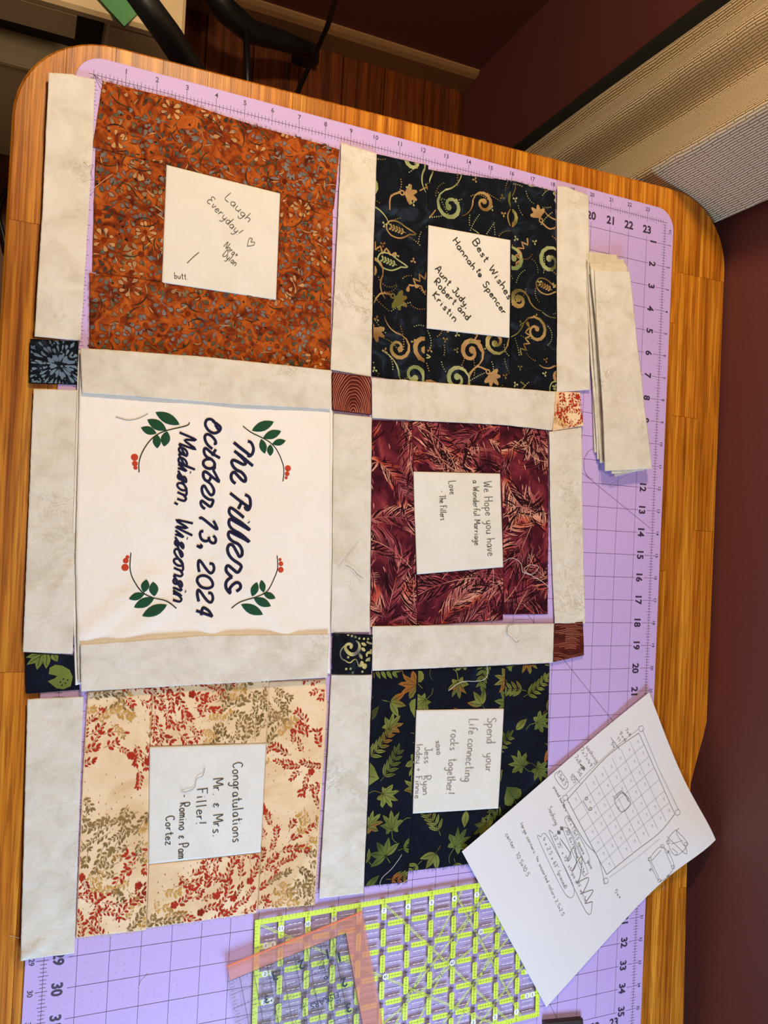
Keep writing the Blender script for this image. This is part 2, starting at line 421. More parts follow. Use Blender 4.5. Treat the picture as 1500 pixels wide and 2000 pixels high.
# rug at the left, under the photographer's side
mb = MB(); nx, ny = 40, 60
vs = []; 
for a in range(nx + 1):
    for b in range(ny + 1):
        X = -1.15 + 1.05 * a / nx; Y = -1.5 + 1.595 * b / ny
        e = min(a, nx - a, b, ny - b)
        vs.append((X, Y, (.0 if e == 0 else .009) + .0015 * noise.noise(Vector((X*30, Y*30, 1)))*(e > 0)))
mb.add(vs, [(a*(ny+1)+b, (a+1)*(ny+1)+b, (a+1)*(ny+1)+b+1, a*(ny+1)+b+1) for a in range(nx) for b in range(ny)])
tag(mb.build('rug', RUGM, smooth=True), 'grey-beige woven rug on the wood floor left of the table', 'rug')

# curtain with black lining
CY0, CY1 = 0.021, 0.272
CPROF = [(.021, .694), (.035, .660), (.050, .616), (.060, .598), (.074, .600), (.105, .626), (.138, .651), (.150, .649), (.172, .623), (.192, .628), (.232, .664), (.252, .658), (.272, .680)]
CLINE = smooth_line(CPROF, 10)
def cx_(y, z):
    x = CLINE[-1][1]
    for i in range(1, len(CLINE)):
        if y <= CLINE[i][0]:
            a, b = CLINE[i-1], CLINE[i]; x = a[1] + (b[1]-a[1])*(y-a[0])/max(b[0]-a[0], 1e-9); break
    t = min(1, (y - CY0) / .02); return x - .003 * t * noise.noise(Vector((y * 22, z * 3, 4))) + .004 * t * math.sin(z * 2.2 + y * 20)
def sheet(name, mat, parent, f, y0, y1, z0, z1, ny, nz, th):
    mb = MB(); vs = []
    for s_ in (0, 1):
        for a in range(ny + 1):
            for b in range(nz + 1):
                Y = y0 + (y1 - y0) * a / ny; Z = z0 + (z1 - z0) * b / nz; vs.append((f(Y, Z) + s_ * th, Y, Z))
    N = (ny + 1) * (nz + 1); fs = []
    for a in range(ny):
        for b in range(nz):
            q = (a*(nz+1)+b, a*(nz+1)+b+1, (a+1)*(nz+1)+b+1, (a+1)*(nz+1)+b); fs.append(q); fs.append(tuple(i + N for i in q[::-1]))
    for a in range(ny): fs += [(a*(nz+1), (a+1)*(nz+1), (a+1)*(nz+1)+N, a*(nz+1)+N), ((a+1)*(nz+1)-1, (a+1)*(nz+1)-1+N, (a+2)*(nz+1)-1+N, (a+2)*(nz+1)-1)]
    for b in range(nz): fs += [(b, b+N, b+1+N, b+1), (ny*(nz+1)+b, ny*(nz+1)+b+1, ny*(nz+1)+b+1+N, ny*(nz+1)+b+N)]
    mb.add(vs, fs); o = mb.build(name, mat, parent, smooth=True)
    al = [0.0]
    for a in range(1, ny + 1):
        Y0, Y1 = y0 + (y1-y0)*(a-1)/ny, y0 + (y1-y0)*a/ny; al.append(al[-1] + math.hypot(Y1-Y0, f(Y1, .7) - f(Y0, .7)))
    uv = o.data.uv_layers.new(name='cloth_uv'); n_ = (ny+1)*(nz+1)
    for lp_ in o.data.loops:
        i_ = lp_.vertex_index % n_; uv.data[lp_.index].uv = (al[i_ // (nz+1)], vs[i_][2])
    return o
CURT = NT('crinkled_curtain_weave')
br = CURT.new('ShaderNodeTexBrick'); br.inputs['Scale'].default_value = 1; br.inputs['Brick Width'].default_value = .026; br.inputs['Row Height'].default_value = .0031
br.inputs['Mortar Size'].default_value = .0010; br.inputs['Mortar Smooth'].default_value = 1.0; br.offset_frequency = 2; br.offset = .43
br.inputs['Color1'].default_value = (1, 1, 1, 1); br.inputs['Color2'].default_value = (.55, .55, .55, 1); br.inputs['Mortar'].default_value = (0, 0, 0, 1)
tcx = CURT.new('ShaderNodeTexCoord'); sp = CURT.new('ShaderNodeSeparateXYZ'); cb = CURT.new('ShaderNodeCombineXYZ')
wn = CURT.noise(CURT.coord((1, 1, 1)), 18, 3); mth = CURT.new('ShaderNodeMath', operation='MULTIPLY_ADD'); mth.inputs[1].default_value = .006
CURT.l(tcx.outputs['UV'], sp.inputs[0]); CURT.l(sp.outputs['Y'], cb.inputs[0]); CURT.l(wn, mth.inputs[0]); CURT.l(sp.outputs['X'], mth.inputs[2]); CURT.l(mth.outputs[0], cb.inputs[1])
CURT.l(cb.outputs[0], br.inputs['Vector'])
cc = CURT.mix(br.outputs['Color'], lin((228, 198, 150)), lin((254, 236, 200)))
CURT = CURT.fin(cc, .7, CURT.bump(br.outputs['Color'], 1.0, .0045), Sheen_Weight=.1)
curt = empty('curtain', (WX - .06, .15, 0), 'beige crinkled curtain hanging in folds behind the table corner', 'curtain')
def under(o, root): o.parent = root; o.matrix_parent_inverse = Matrix.Translation(root.location).inverted(); return o
under(sheet('curtain_cloth', CURT, None, cx_, CY0, CY1, .10, 2.2, 110, 60, .0012), curt)
tag(under(sheet('curtain_lining', LINING, None, lambda y, z: WX - .006 + .001 * math.sin(y * 90), CY1 - .02, .318, .10, 2.2, 8, 10, .001), curt), 'black blackout lining edge')

# printer on the floor behind the table corner
pr = empty('printer', (-.12, .34, 0), 'cream plastic printer with dark output slot behind the table corner', 'printer')
def box_obj(name, mat, root, x0, y0, z0, x1, y1, z1, bev=.004):
    mb = MB(); mb.box(x0, y0, z0, x1, y1, z1); o = mb.build(name, mat)
    if bev:
        bm = bmesh.new(); bm.from_mesh(o.data); bmesh.ops.bevel(bm, geom=bm.edges[:], offset=bev, segments=3, affect='EDGES'); bm.to_mesh(o.data); bm.free()
    return under(o, root)
Z = TZ
box_obj('lower_body', PRINTERM, pr, -.36, .200, .0, .108, .50, Z - .432)
box_obj('rim', PRINTERM, pr, -.362, .194, Z - .430, .104, .50, Z - .420, .002)
box_obj('slot_cavity', DARKM, pr, -.355, .235, Z - .420, .104, .495, Z - .282, 0)
box_obj('side_panel', PRINTERM, pr, .024, .200, Z - .420, .108, .234, Z - .280, .003)
mb = MB(); mb.prism([(-.362, .198), (-.008, .198), (-.008, .234), (-.362, .234)], Z - .328, Z - .276, .002); under(mb.build('paper_flap', PRINTERM), pr)
mb = MB()
pts = [(-.362, .198), (.108, .198), (.108, .50), (-.362, .50)]
mb.prism(ccw(pts), Z - .275, Z - .262, .004); under(mb.build('top_cover', PRINTERM), pr)
mb = MB(); q = [at(243, 50, -.256), at(282, 12, -.256), at(262, -60, -.256), at(190, -8, -.256)]
mb.prism(ccw(q), Z - .2615, Z - .2575); tag(mb.build('green_folder', GREENM), 'green card folder corner lying on the cream printer', 'folder')

# swivel chair base behind the table
cb_ = empty('chair', (.30, .42, 0), 'black swivel chair base on the floor beyond the table', 'chair')
def arm(name, pix, rad):
    mb = MB(); pts = []
    for (a, b, z) in pix: q = at(a, b, z); pts.append((q[0], q[1], TZ + z))
    mb.tube(pts, rad, 10); return under(mb.build(name, BLACKM, None, smooth=True), cb_)
def bar(pix, rad):
    mb = MB(); pts = []
    for (a, b, z) in pix: q = at(a, b, z); pts.append((q[0], q[1], TZ + z))
    q = pts[-1]; pts.append((q[0] + .10, q[1] - .16, .012)); mb.tube(pts, rad + [.012], 10); tag(mb.build('stand_leg', BLACKM, smooth=True), 'thick black stand leg slanting past the printer corner', 'stand')
bar([(250, -40, -.12), (330, 70, -.17), (400, 180, -.28), (470, 300, -.42)], [.013, .015, .015, .014])
arm('leg', [(400, -45, -.56), (440, 20, -.59), (490, 62, -.62), (550, 78, -.645), (603, 97, -.66)], [.020, .020, .019, .017, .014])
arm('post', [(481, 55, -.60), (483, 140, -.60), (484, 220, -.60)], .0055)
mb = MB(); q = at(603, 97, -.70); mb.tube([(q[0], q[1] - .012, .024), (q[0], q[1] + .012, .024)], .0235, 14); tag(under(mb.build('caster', BLACKM, smooth=False), cb_))
mb = MB(); q = at(425, -130, -.5); mb.tube([(q[0], q[1], TZ - .62), (q[0], q[1], TZ - .40)], .028, 14); under(mb.build('column', BLACKM), cb_)

mb = MB(); pts = []
for a, b, z in [(668, -60, -.30), (655, 0, -.42), (640, 50, -.50), (618, 100, -.57), (590, 160, -.63), (560, 230, -.70), (545, 300, -.735)]:
    q = at(a, b, z); pts.append((q[0], q[1], TZ + z))
mb.tube(pts, .0042, 8); tag(mb.build('power_cable', BLACKM, smooth=True), 'black power cable slanting down past the cream baseboard', 'cable')
mb = MB(); q = [at(a, b, -.733) for a, b in [(60, 350), (20, 370), (3, 395), (-2, 425), (6, 460), (18, 500), (60, 540)]]
mb.tube([(x, y, TZ - .7265) for x, y in smooth_line(q, 5)], .0035, 8); tag(mb.build('floor_cable', BLACKM, smooth=True), 'black cable looping on the floor left of the table', 'cable')

# ------------------------------------------------------------------ table: glued oak staves
TL_, TR_, TT = -2.33*IN, 27.76*IN, 1.50*IN
out = []
def arc(cx, cy, r, a0, a1, n=12): return [(cx + r*math.cos(math.radians(a0 + (a1-a0)*k/n)), cy + r*math.sin(math.radians(a0 + (a1-a0)*k/n))) for k in range(n + 1)]
R1, R2 = .078, .080
out += arc(TL_ + R1, 1.19*IN - R1, R1, 180, 90)            # top left
out += arc(TR_ - R2, 1.68*IN - R2, R2, 90, 0)              # top right
out += [(27.78*IN, -22.6*IN), (27.60*IN, -23.3*IN), (27.28*IN, -24.3*IN), (26.98*IN, -25.35*IN), (26.90*IN, -27.0*IN), (27.0*IN, -31.6*IN), (27.1*IN, -36*IN), (27.1*IN, -46*IN)]
out += [(TL_, -46*IN)]
out = ccw(out)
TH = .024
tb = empty('table', (.31, -.55, 0), 'oiled oak butcher-block table with rounded corners under the lilac mat', 'table')
mb = MB(); core = inset(out, [.006] * len(out)); mb.prism(core, TZ - TH - .004, TZ - .006); under(mb.build('tabletop_core', OAK), tb)
def onout(p, q):
    mx, my = (p[0]+q[0])/2, (p[1]+q[1])/2
    for i in range(len(out)):
        a, b = out[i-1], out[i]; dx, dy = b[0]-a[0], b[1]-a[1]; L2 = dx*dx+dy*dy
        t = max(0, min(1, ((mx-a[0])*dx + (my-a[1])*dy)/L2))
        if math.hypot(a[0]+t*dx-mx, a[1]+t*dy-my) < 5e-5: return True
    return False
x = TL_ - .001; col_i = 0
while x < TR_ + .002:
    wd = .0385 if x + .0385 < TR_ - .012 else TR_ + .004 - x
    y = .05 + rnd.uniform(0, .12) ; first = True
    while y > -46*IN:
        ln = rnd.uniform(.16, .42); y1 = y - ln
        if y1 < -46*IN + .08: y1 = -46*IN - .01
        pc = clip(out, [(x, y1), (x + wd, y1), (x + wd, y), (x, y)])
        y = y1
        cl = []
        for p in pc:
            if not cl or math.dist(p, cl[-1]) > 2e-4: cl.append(p)
        if len(cl) > 2 and math.dist(cl[0], cl[-1]) < 2e-4: cl.pop()
        if len(cl) < 3 or abs(area2(cl)) < 2e-5: continue
        n = len(cl); oo = [onout(cl[i], cl[(i+1) % n]) for i in range(n)]
        low = inset(cl, [0.0 if o_ else .00003 for o_ in oo]); mid = low
        top = inset(cl, [.0022 if o_ else .00016 for o_ in oo])
        b = MB()
        b.add([(a, c, TZ - TH) for a, c in low] + [(a, c, TZ - .0022) for a, c in mid] + [(a, c, TZ) for a, c in top],
              [tuple(range(n-1, -1, -1))] + [(i, (i+1) % n, n+(i+1) % n, n+i) for i in range(n)] + [(n+i, n+(i+1) % n, 2*n+(i+1) % n, 2*n+i) for i in range(n)] + [tuple(range(2*n, 3*n))])
        under(b.build('stave', OAK), tb)
    x += wd; col_i += 1
for lx, ly in ((.03, -.08), (.62, -.08), (.03, -1.08), (.60, -1.08)):
    box_obj('leg', OAK, tb, lx - .028, ly - .028, 0, lx + .028, ly + .028, TZ - TH - .004, .003)
box_obj('apron', OAK, tb, .03, -1.05, TZ - .10, .05, -.11, TZ - TH - .004, .002)
box_obj('apron', OAK, tb, .60, -1.05, TZ - .10, .62, -.11, TZ - TH - .004, .002)

# ------------------------------------------------------------------ cutting mat
MZ = .0022           # mat surface above the table top
mt = empty('cutting_mat', (12*IN, -18*IN, TZ), 'lilac self-healing cutting mat with dark inch grid on the table', 'mat')
rr = .90*IN; x0, x1, y0, y1 = -.56*IN, 24.50*IN, -36.6*IN, .61*IN
ol = ccw(arc(x0+rr, y1-rr, rr, 180, 90, 8) + arc(x1-rr, y1-rr, rr, 90, 0, 8) + arc(x1-rr, y0+rr, rr, 0, -90, 8) + arc(x0+rr, y0+rr, rr, -90, -180, 8))
mb = MB(); mb.prism(ol, TZ + .0001, TZ + MZ, .0004); under(mb.build('mat_board', MATM), mt)
pz = TZ + MZ + .00012
lines = MB()
def seg(mb, a, b, wd, z=pz, col=(1, 1, 1)):
    dx, dy = b[0]-a[0], b[1]-a[1]; l = math.hypot(dx, dy); nx, ny = -dy/l*wd/2, dx/l*wd/2
    mb.add([(a[0]-nx, a[1]-ny, z), (b[0]-nx, b[1]-ny, z), (b[0]+nx, b[1]+ny, z), (a[0]+nx, a[1]+ny, z)], [(0, 1, 2, 3)], col)
LW = .00034
for u in range(1, 24): seg(lines, (u*IN, -1*IN), (u*IN, -35*IN), LW)
for v in range(1, 36): seg(lines, (1*IN, -v*IN), (23*IN, -v*IN), LW, pz + 2e-5)
for u in range(1, 24): seg(lines, (u*IN, .28*IN), (u*IN, -.18*IN), LW); seg(lines, (u*IN, -.80*IN), (u*IN, -1*IN), LW)
for v in range(1, 36):
    seg(lines, (-.22*IN, -v*IN), (.14*IN, -v*IN), LW); seg(lines, (.74*IN, -v*IN), (1*IN, -v*IN), LW)
    seg(lines, (24.22*IN, -v*IN), (23.62*IN, -v*IN), LW); seg(lines, (23.14*IN, -v*IN), (23*IN, -v*IN), LW)
for k in range(24*8): 
    h = .10 if k % 4 else .15
    seg(lines, (k*IN/8, h*IN), (k*IN/8, -h*IN), LW*.9, pz + 3e-5)
    seg(lines, (k*IN/8, (-36+h)*IN), (k*IN/8, (-36-h)*IN), LW*.9, pz + 3e-5)
for k in range(36*8):
    h = .10 if k % 4 else .15
    seg(lines, (-h*IN, -k*IN/8), (h*IN, -k*IN/8), LW*.9, pz + 3e-5); seg(lines, ((24-h)*IN, -k*IN/8), ((24+h)*IN, -k*IN/8), LW*.9, pz + 3e-5)
seg(lines, (0, 0), (24*IN, 0), LW); seg(lines, (24*IN, 0), (24*IN, -36*IN), LW); seg(lines, (0, 0), (0, -36*IN), LW); seg(lines, (0, -36*IN), (24*IN, -36*IN), LW)
for a in (30, 45, 60):
    L = 26*IN/math.cos(math.radians(a)) if a == 30 else 23.6*IN/math.cos(math.radians(a)) if a == 45 else 41*IN
    seg(lines, (0, 0), (min(L*math.cos(math.radians(a)), 23.9*IN), -min(L*math.cos(math.radians(a)), 23.9*IN)*math.tan(math.radians(a)) if a < 60 else -L*math.sin(math.radians(a))), LW, pz + 4e-5)
under(lines.build('grid_print', MATINK), mt)
dots = MB()
for u in range(0, 24):
    for v in range(0, 36):
        for a in (1, 2, 3):
            for b in (1, 2, 3):
                X, Y = (u + a/4)*IN, -(v + b/4)*IN
                if not (.95 < X/IN < 23.05 and -35 < Y/IN < -.95) and (a != 2 or b == 2) and not (.3 < X/IN < 23.8 and -35.8 < Y/IN < -.3): continue
                dots.add([(X-.00028, Y-.00022, pz), (X+.00028, Y-.0001, pz), (X+.0001, Y+.00028, pz)], [(0, 1, 2)])
tag(under(dots.build('dot_print', MATINK), mt), kind='stuff')
nums = MB()
for u in range(1, 24):
    letter(nums, str(u), (u*IN, .38*IN), .17*IN, (1, 0), pz, .012)
    if u != 24: letter(nums, str(u), (u*IN, -.52*IN), .36*IN, (1, 0), pz, .035)
    letter(nums, str(u), (u*IN, -35.38*IN), .36*IN, (1, 0), pz, .035)
for v in range(1, 36):
    letter(nums, str(v), (23.38*IN, -v*IN), .36*IN, (0, -1), pz, .035, sx=.95); letter(nums, str(v), (24.30*IN, -v*IN), .15*IN, (0, -1), pz, .012)
    letter(nums, str(v), (.44*IN, -v*IN), .36*IN, (0, -1), pz, .035, sx=.95); letter(nums, str(v), (-.36*IN, -v*IN), .17*IN, (0, -1), pz, .012)
letter(nums, 'YC', (24.30*IN, -.38*IN), .14*IN, (0, -1), pz, .012)
under(nums.build('numeral_print', MATINK), mt)

# ------------------------------------------------------------------ fabric pieces
def edist(quad, x, y):
    d = 1e9
    for i in range(len(quad)):
        ax, ay = quad[i-1]; bx, by = quad[i]; ex, ey = bx-ax, by-ay; l = math.hypot(ex, ey)
        d = min(d, (ex*(y-ay) - ey*(x-ax)) / l)
    return d
def polyat(P_, t):
    L = [0]
    for i in range(1, len(P_)): L.append(L[-1] + math.dist(P_[i], P_[i-1]))
    s = t * L[-1]
    for i in range(1, len(P_)):
        if s <= L[i] + 1e-12:
            k = (s - L[i-1]) / max(L[i]-L[i-1], 1e-12); return (P_[i-1][0] + (P_[i][0]-P_[i-1][0])*k, P_[i-1][1] + (P_[i][1]-P_[i-1][1])*k)
    return P_[-1]
class Fab:
    """one cut piece of cloth; corners in photo pixels TL,TR,BR,BL; mids = extra points per side (0 top,1 right,2 bottom,3 left)"""
    def __init__(s, name, corners, mat, parent, z=.0, amp=.0005, seed=0, mids={}, puff=.00035, lift=None, th=.0004, rag=.0003, step=.0042, wl=16, ridge=()):
        zc = MZ + z; s.z0 = zc
        W4 = [at(*c, zc) for c in corners]; s.quad = ccw(W4)
        s.inner = inset(s.quad, [.0006]*4)
        cx, cy = np.mean(np.array(W4), 0)
        s.amp, s.seed, s.puff, s.lift, s.wl = amp, seed, puff, lift, wl
        s.ridge = [(at(*a, zc), at(*b, zc), w_, h_) for a, b, w_, h_ in ridge]
        side = []
        for i in range(4):
            ms = [at(*p, zc) for p in mids.get(i, [])]; side.append([W4[i]] + ms + [W4[(i+1) % 4]])
        lx = max(math.dist(W4[0], W4[1]), math.dist(W4[2], W4[3])); ly = max(math.dist(W4[1], W4[2]), math.dist(W4[3], W4[0]))
        def params(L):
            n = max(3, int(L/step)); e = .0012/L; return [0, e, 2.2*e] + [2.2*e + (1-4.4*e)*k/n for k in range(1, n)] + [1-2.2*e, 1-e, 1]
        U, V = params(lx), params(ly); nu, nv = len(U), len(V)
        T, Rr, B, Lf = side; B = B[::-1]; Lf = Lf[::-1]
        top = []; 
        for i, u in enumerate(U):
            tu, bu = polyat(T, u), polyat(B, u)
            for j, v in enumerate(V):
                lv, rv = polyat(Lf, v), polyat(Rr, v)
                p = [(1-v)*tu[k] + v*bu[k] + (1-u)*lv[k] + u*rv[k] - ((1-u)*(1-v)*W4[0][k] + u*(1-v)*W4[1][k] + (1-u)*v*W4[3][k] + u*v*W4[2][k]) for k in (0, 1)]
                if i in (0, nu-1): p[0] += rag * noise.noise(Vector((p[1]*260, seed, i))) + rag*.8*noise.noise(Vector((p[1]*60, seed, i)))
                if j in (0, nv-1): p[1] += rag * noise.noise(Vector((p[0]*260, seed, j))) + rag*.8*noise.noise(Vector((p[0]*60, seed, j)))
                ed = 1.0
                dz = 0
                if s.puff and (i in (0, nu-1) or j in (0, nv-1)): dz = -s.puff
                top.append((p[0], p[1], s.zf(p[0], p[1]) + dz))
        N = len(top); fs = []; idx = lambda i, j: i*nv + j
        for i in range(nu-1):
            for j in range(nv-1):
                q = (idx(i, j), idx(i, j+1), idx(i+1, j+1), idx(i+1, j)); fs.append(q); fs.append(tuple(k + N for k in q[::-1]))
        ring = [idx(i, 0) for i in range(nu)] + [idx(nu-1, j) for j in range(1, nv)] + [idx(i, nv-1) for i in range(nu-2, -1, -1)] + [idx(0, j) for j in range(nv-2, 0, -1)]
        for k in range(len(ring)): a, b = ring[k-1], ring[k]; fs.append((a, b, b + N, a + N))
        mb = MB(); mb.add(top + [(a, b, c - th) for a, b, c in top], fs)
        s.o = mb.build(name, mat, None, smooth=True)
        bm = bmesh.new(); bm.from_mesh(s.o.data); bmesh.ops.recalc_face_normals(bm, faces=bm.faces[:]); bm.to_mesh(s.o.data); bm.free()
        if parent: under(s.o, parent)
        s.T, s.side = W4, side
    def zf(s, x, y):
        h = TZ + s.z0 + s.amp * (fbm(x*s.wl, y*s.wl, s.seed, 2) * .8 + .9)
        for a, b, w_, hh in s.ridge:
            dx, dy = b[0]-a[0], b[1]-a[1]; l2 = dx*dx+dy*dy; t = max(0, min(1, ((x-a[0])*dx + (y-a[1])*dy)/l2))
            d = math.hypot(a[0]+t*dx-x, a[1]+t*dy-y); h += hh * 1.5 * math.exp(-(d/w_)**2)
        if s.lift: h += s.lift(x, y)
        return h
class Print:
    """flat printed motifs clipped to a piece of cloth and draped on it"""
    def __init__(s, fab): s.f = fab; s.mb = MB(); s.k = 0; xs = [p[0] for p in fab.quad]; ys = [p[1] for p in fab.quad]; s.bb = (min(xs), min(ys), max(xs), max(ys))
    def poly(s, pts, col, layer=0):
        b = s.bb
        if max(p[0] for p in pts) < b[0] or min(p[0] for p in pts) > b[2] or max(p[1] for p in pts) < b[1] or min(p[1] for p in pts) > b[3]: return
        q = clip(pts, s.f.inner)
        if len(q) < 3 or abs(area2(q)) < 2e-8: return
        q = ccw(q); s.k += 1; e = .00022 + layer * .00005 + (s.k % 9) * 3e-6
        fn = col if callable(col) else None
        vs = [(x, y, s.f.zf(x, y) + e) for x, y in q]
        big = max(max(p[0] for p in q) - min(p[0] for p in q), max(p[1] for p in q) - min(p[1] for p in q)) > .007
        if big and len(q) > 4:
            cx = sum(p[0] for p in q)/len(q); cy = sum(p[1] for p in q)/len(q)
            vs.append((cx, cy, s.f.zf(cx, cy) + e)); n = len(q)
            cs = [fn(v[0], v[1]) for v in vs] if fn else col
            s.mb.add(vs, [(i, (i+1) % n, n) for i in range(n)], cs)
        else:
            cs = [fn(v[0], v[1]) for v in vs] if fn else col
            s.mb.add(vs, [tuple(range(len(vs)))], cs)
    def rib(s, pts, wd, col, layer=0, sub=4):
        p = smooth_line(pts, sub) if sub else pts
        if isinstance(wd, (list, tuple)) and len(wd) != len(p):
            n = len(p); k = len(wd) - 1; wd = [wd[min(int(i/(n-1)*k), k-1)] * (1 - (i/(n-1)*k - min(int(i/(n-1)*k), k-1))) + wd[min(int(i/(n-1)*k), k-1)+1] * (i/(n-1)*k - min(int(i/(n-1)*k), k-1)) for i in range(n)]
        for q in ribbon(p, wd): s.poly(q, col, layer)
    def drop(s, x, y, a, L, w_, col, layer=0, n=5, tail=1.0):
        """teardrop: round at the far end, pointed at (x,y)"""
        ca, sa = math.cos(a), math.sin(a); P_ = []
        prof = [(0, 0), (.25, .42), (.55, .92), (.8, 1), (.95, .6), (1, 0)] if tail else [(0, 0), (.2, .7), (.5, 1), (.8, .7), (1, 0)]
        for t, h in prof: P_.append((t*L, h*w_/2))
        for t, h in prof[-2:0:-1]: P_.append((t*L, -h*w_/2))
        s.poly([(x + ca*u - sa*v, y + sa*u + ca*v) for u, v in P_], col, layer)
    def dot(s, x, y, r, col, layer=0, n=7):
        s.poly([(x + r*math.cos(6.2832*k/n), y + r*math.sin(6.2832*k/n)) for k in range(n)], col, layer)
    def done(s, name='printed_pattern'):
        if s.mb.v:
            o = s.mb.build(name, PIGMENT, s.f.o)
def mixc(a, b, t): t = max(0, min(1, t)); return tuple(a[i]*(1-t) + b[i]*t for i in range(3))
def field(cols, sc_, seed):
    cols = [lin(c) for c in cols]
    def fn(x, y):
        v = noise.noise(Vector((x*sc_, y*sc_, seed)))*.9 + .5; v = max(0, min(.999, v)) * (len(cols)-1); i = int(v)
        return mixc(cols[i], cols[i+1], v - i)
    return fn

# ---- pattern painters (all in metres, over a bounding region; each piece of cloth clips its own cut)
def rnd_pts(r, bb, dmin, tries=1800, pad=.01):
    P_ = []
    for _ in range(tries):
        p = (r.uniform(bb[0]-pad, bb[2]+pad), r.uniform(bb[1]-pad, bb[3]+pad))
        if all((p[0]-q[0])**2 + (p[1]-q[1])**2 > dmin*dmin for q in P_): P_.append(p)
    return P_
def paint_orange(fab, seed):
    P_ = Print(fab); r = random.Random(seed)
    grey = field([(52, 52, 44), (84, 84, 80), (124, 118, 114), (62, 62, 42), (140, 118, 84)], 38, seed)
    dark = field([(40, 26, 14), (62, 52, 34), (30, 26, 28)], 45, seed)
    rust = field([(105, 34, 6), (130, 50, 10), (84, 26, 6)], 45, seed+2)
    pale = field([(196, 150, 92), (150, 120, 92)], 50, seed)
    for x, y in rnd_pts(r, P_.bb, .0155, 1200):
        kind = r.random(); R_ = r.uniform(.005, .0085); a0 = r.uniform(0, 6.28); n = r.randint(5, 8)
        P_.dot(x, y, R_*.35, rust, 0, 7)
        for k in range(n):
            a = a0 + k*6.283/n + r.uniform(-.15, .15); L = r.uniform(.0040, .0064); w_ = r.uniform(.0022, .0038)
            bx, by = x + math.cos(a)*R_*.55, y + math.sin(a)*R_*.55
            a2 = a + r.uniform(-.5, .5)
            P_.drop(bx - math.cos(a2)*.0004, by - math.sin(a2)*.0004, a2, L+.0009, w_+.0010, rust, 0)
            P_.drop(bx, by, a2, L, w_, grey if kind < .86 else pale, 1)
        if kind > .55:
            a = r.uniform(0, 6.28); R2_ = R_*2.1
            P_.rib([(x + math.cos(a+t*.35)*R2_, y + math.sin(a+t*.35)*R2_) for t in range(5)], [.0002, .0009, .0011, .0008, .0002], dark, 2, 2)
    for x, y in rnd_pts(r, P_.bb, .0056, 3600):
        k = r.random()
        if k < .42: P_.drop(x, y, r.uniform(0, 6.28), r.uniform(.002, .0042), r.uniform(.0012, .0024), r.choice([grey, grey, dark]), 2)
        elif k < .8:
            a = r.uniform(0, 6.28); c = r.uniform(-1.2, 1.2); L = r.uniform(.005, .011); pts = []; X, Y = x, y
            for t in range(4): pts.append((X, Y)); X += math.cos(a)*L/3; Y += math.sin(a)*L/3; a += c/3
            P_.rib(pts, [.0002, .0008, .0010, .0002], r.choice([dark, rust, rust, grey, pale]), 2, 2)
        else: P_.dot(x, y, r.uniform(.0004, .0011), r.choice([grey, rust, dark]), 2, 6)
    P_.done()
GOLD = [(70, 66, 30), (128, 112, 62), (168, 138, 88), (120, 84, 44), (88, 96, 44), (176, 160, 104)]
def spiral(P_, x, y, R_, a0, sgn, wd, col, turns=1.3, layer=1):
    pts = []; n = 16
    for k in range(n + 1):
        t = k/n; a = a0 + sgn*t*turns*6.283; rr_ = R_*(1 - .82*t); pts.append((x + math.cos(a)*rr_, y + math.sin(a)*rr_))
    P_.rib(pts, [wd*.25, wd, wd*1.25, wd*.9, wd*.8, wd*1.2], col, layer, 1); P_.dot(pts[-1][0], pts[-1][1], wd*.95, col, layer)
    a = a0; b = a - sgn*1.57
    X, Y = pts[0]; tail = [(X, Y)]
    for k in range(5): X += math.cos(b)*R_*.38; Y += math.sin(b)*R_*.38; b += sgn*.25; tail.append((X, Y))
    P_.rib(tail, [wd*.5, wd*.35, wd*.15], col, layer, 2)
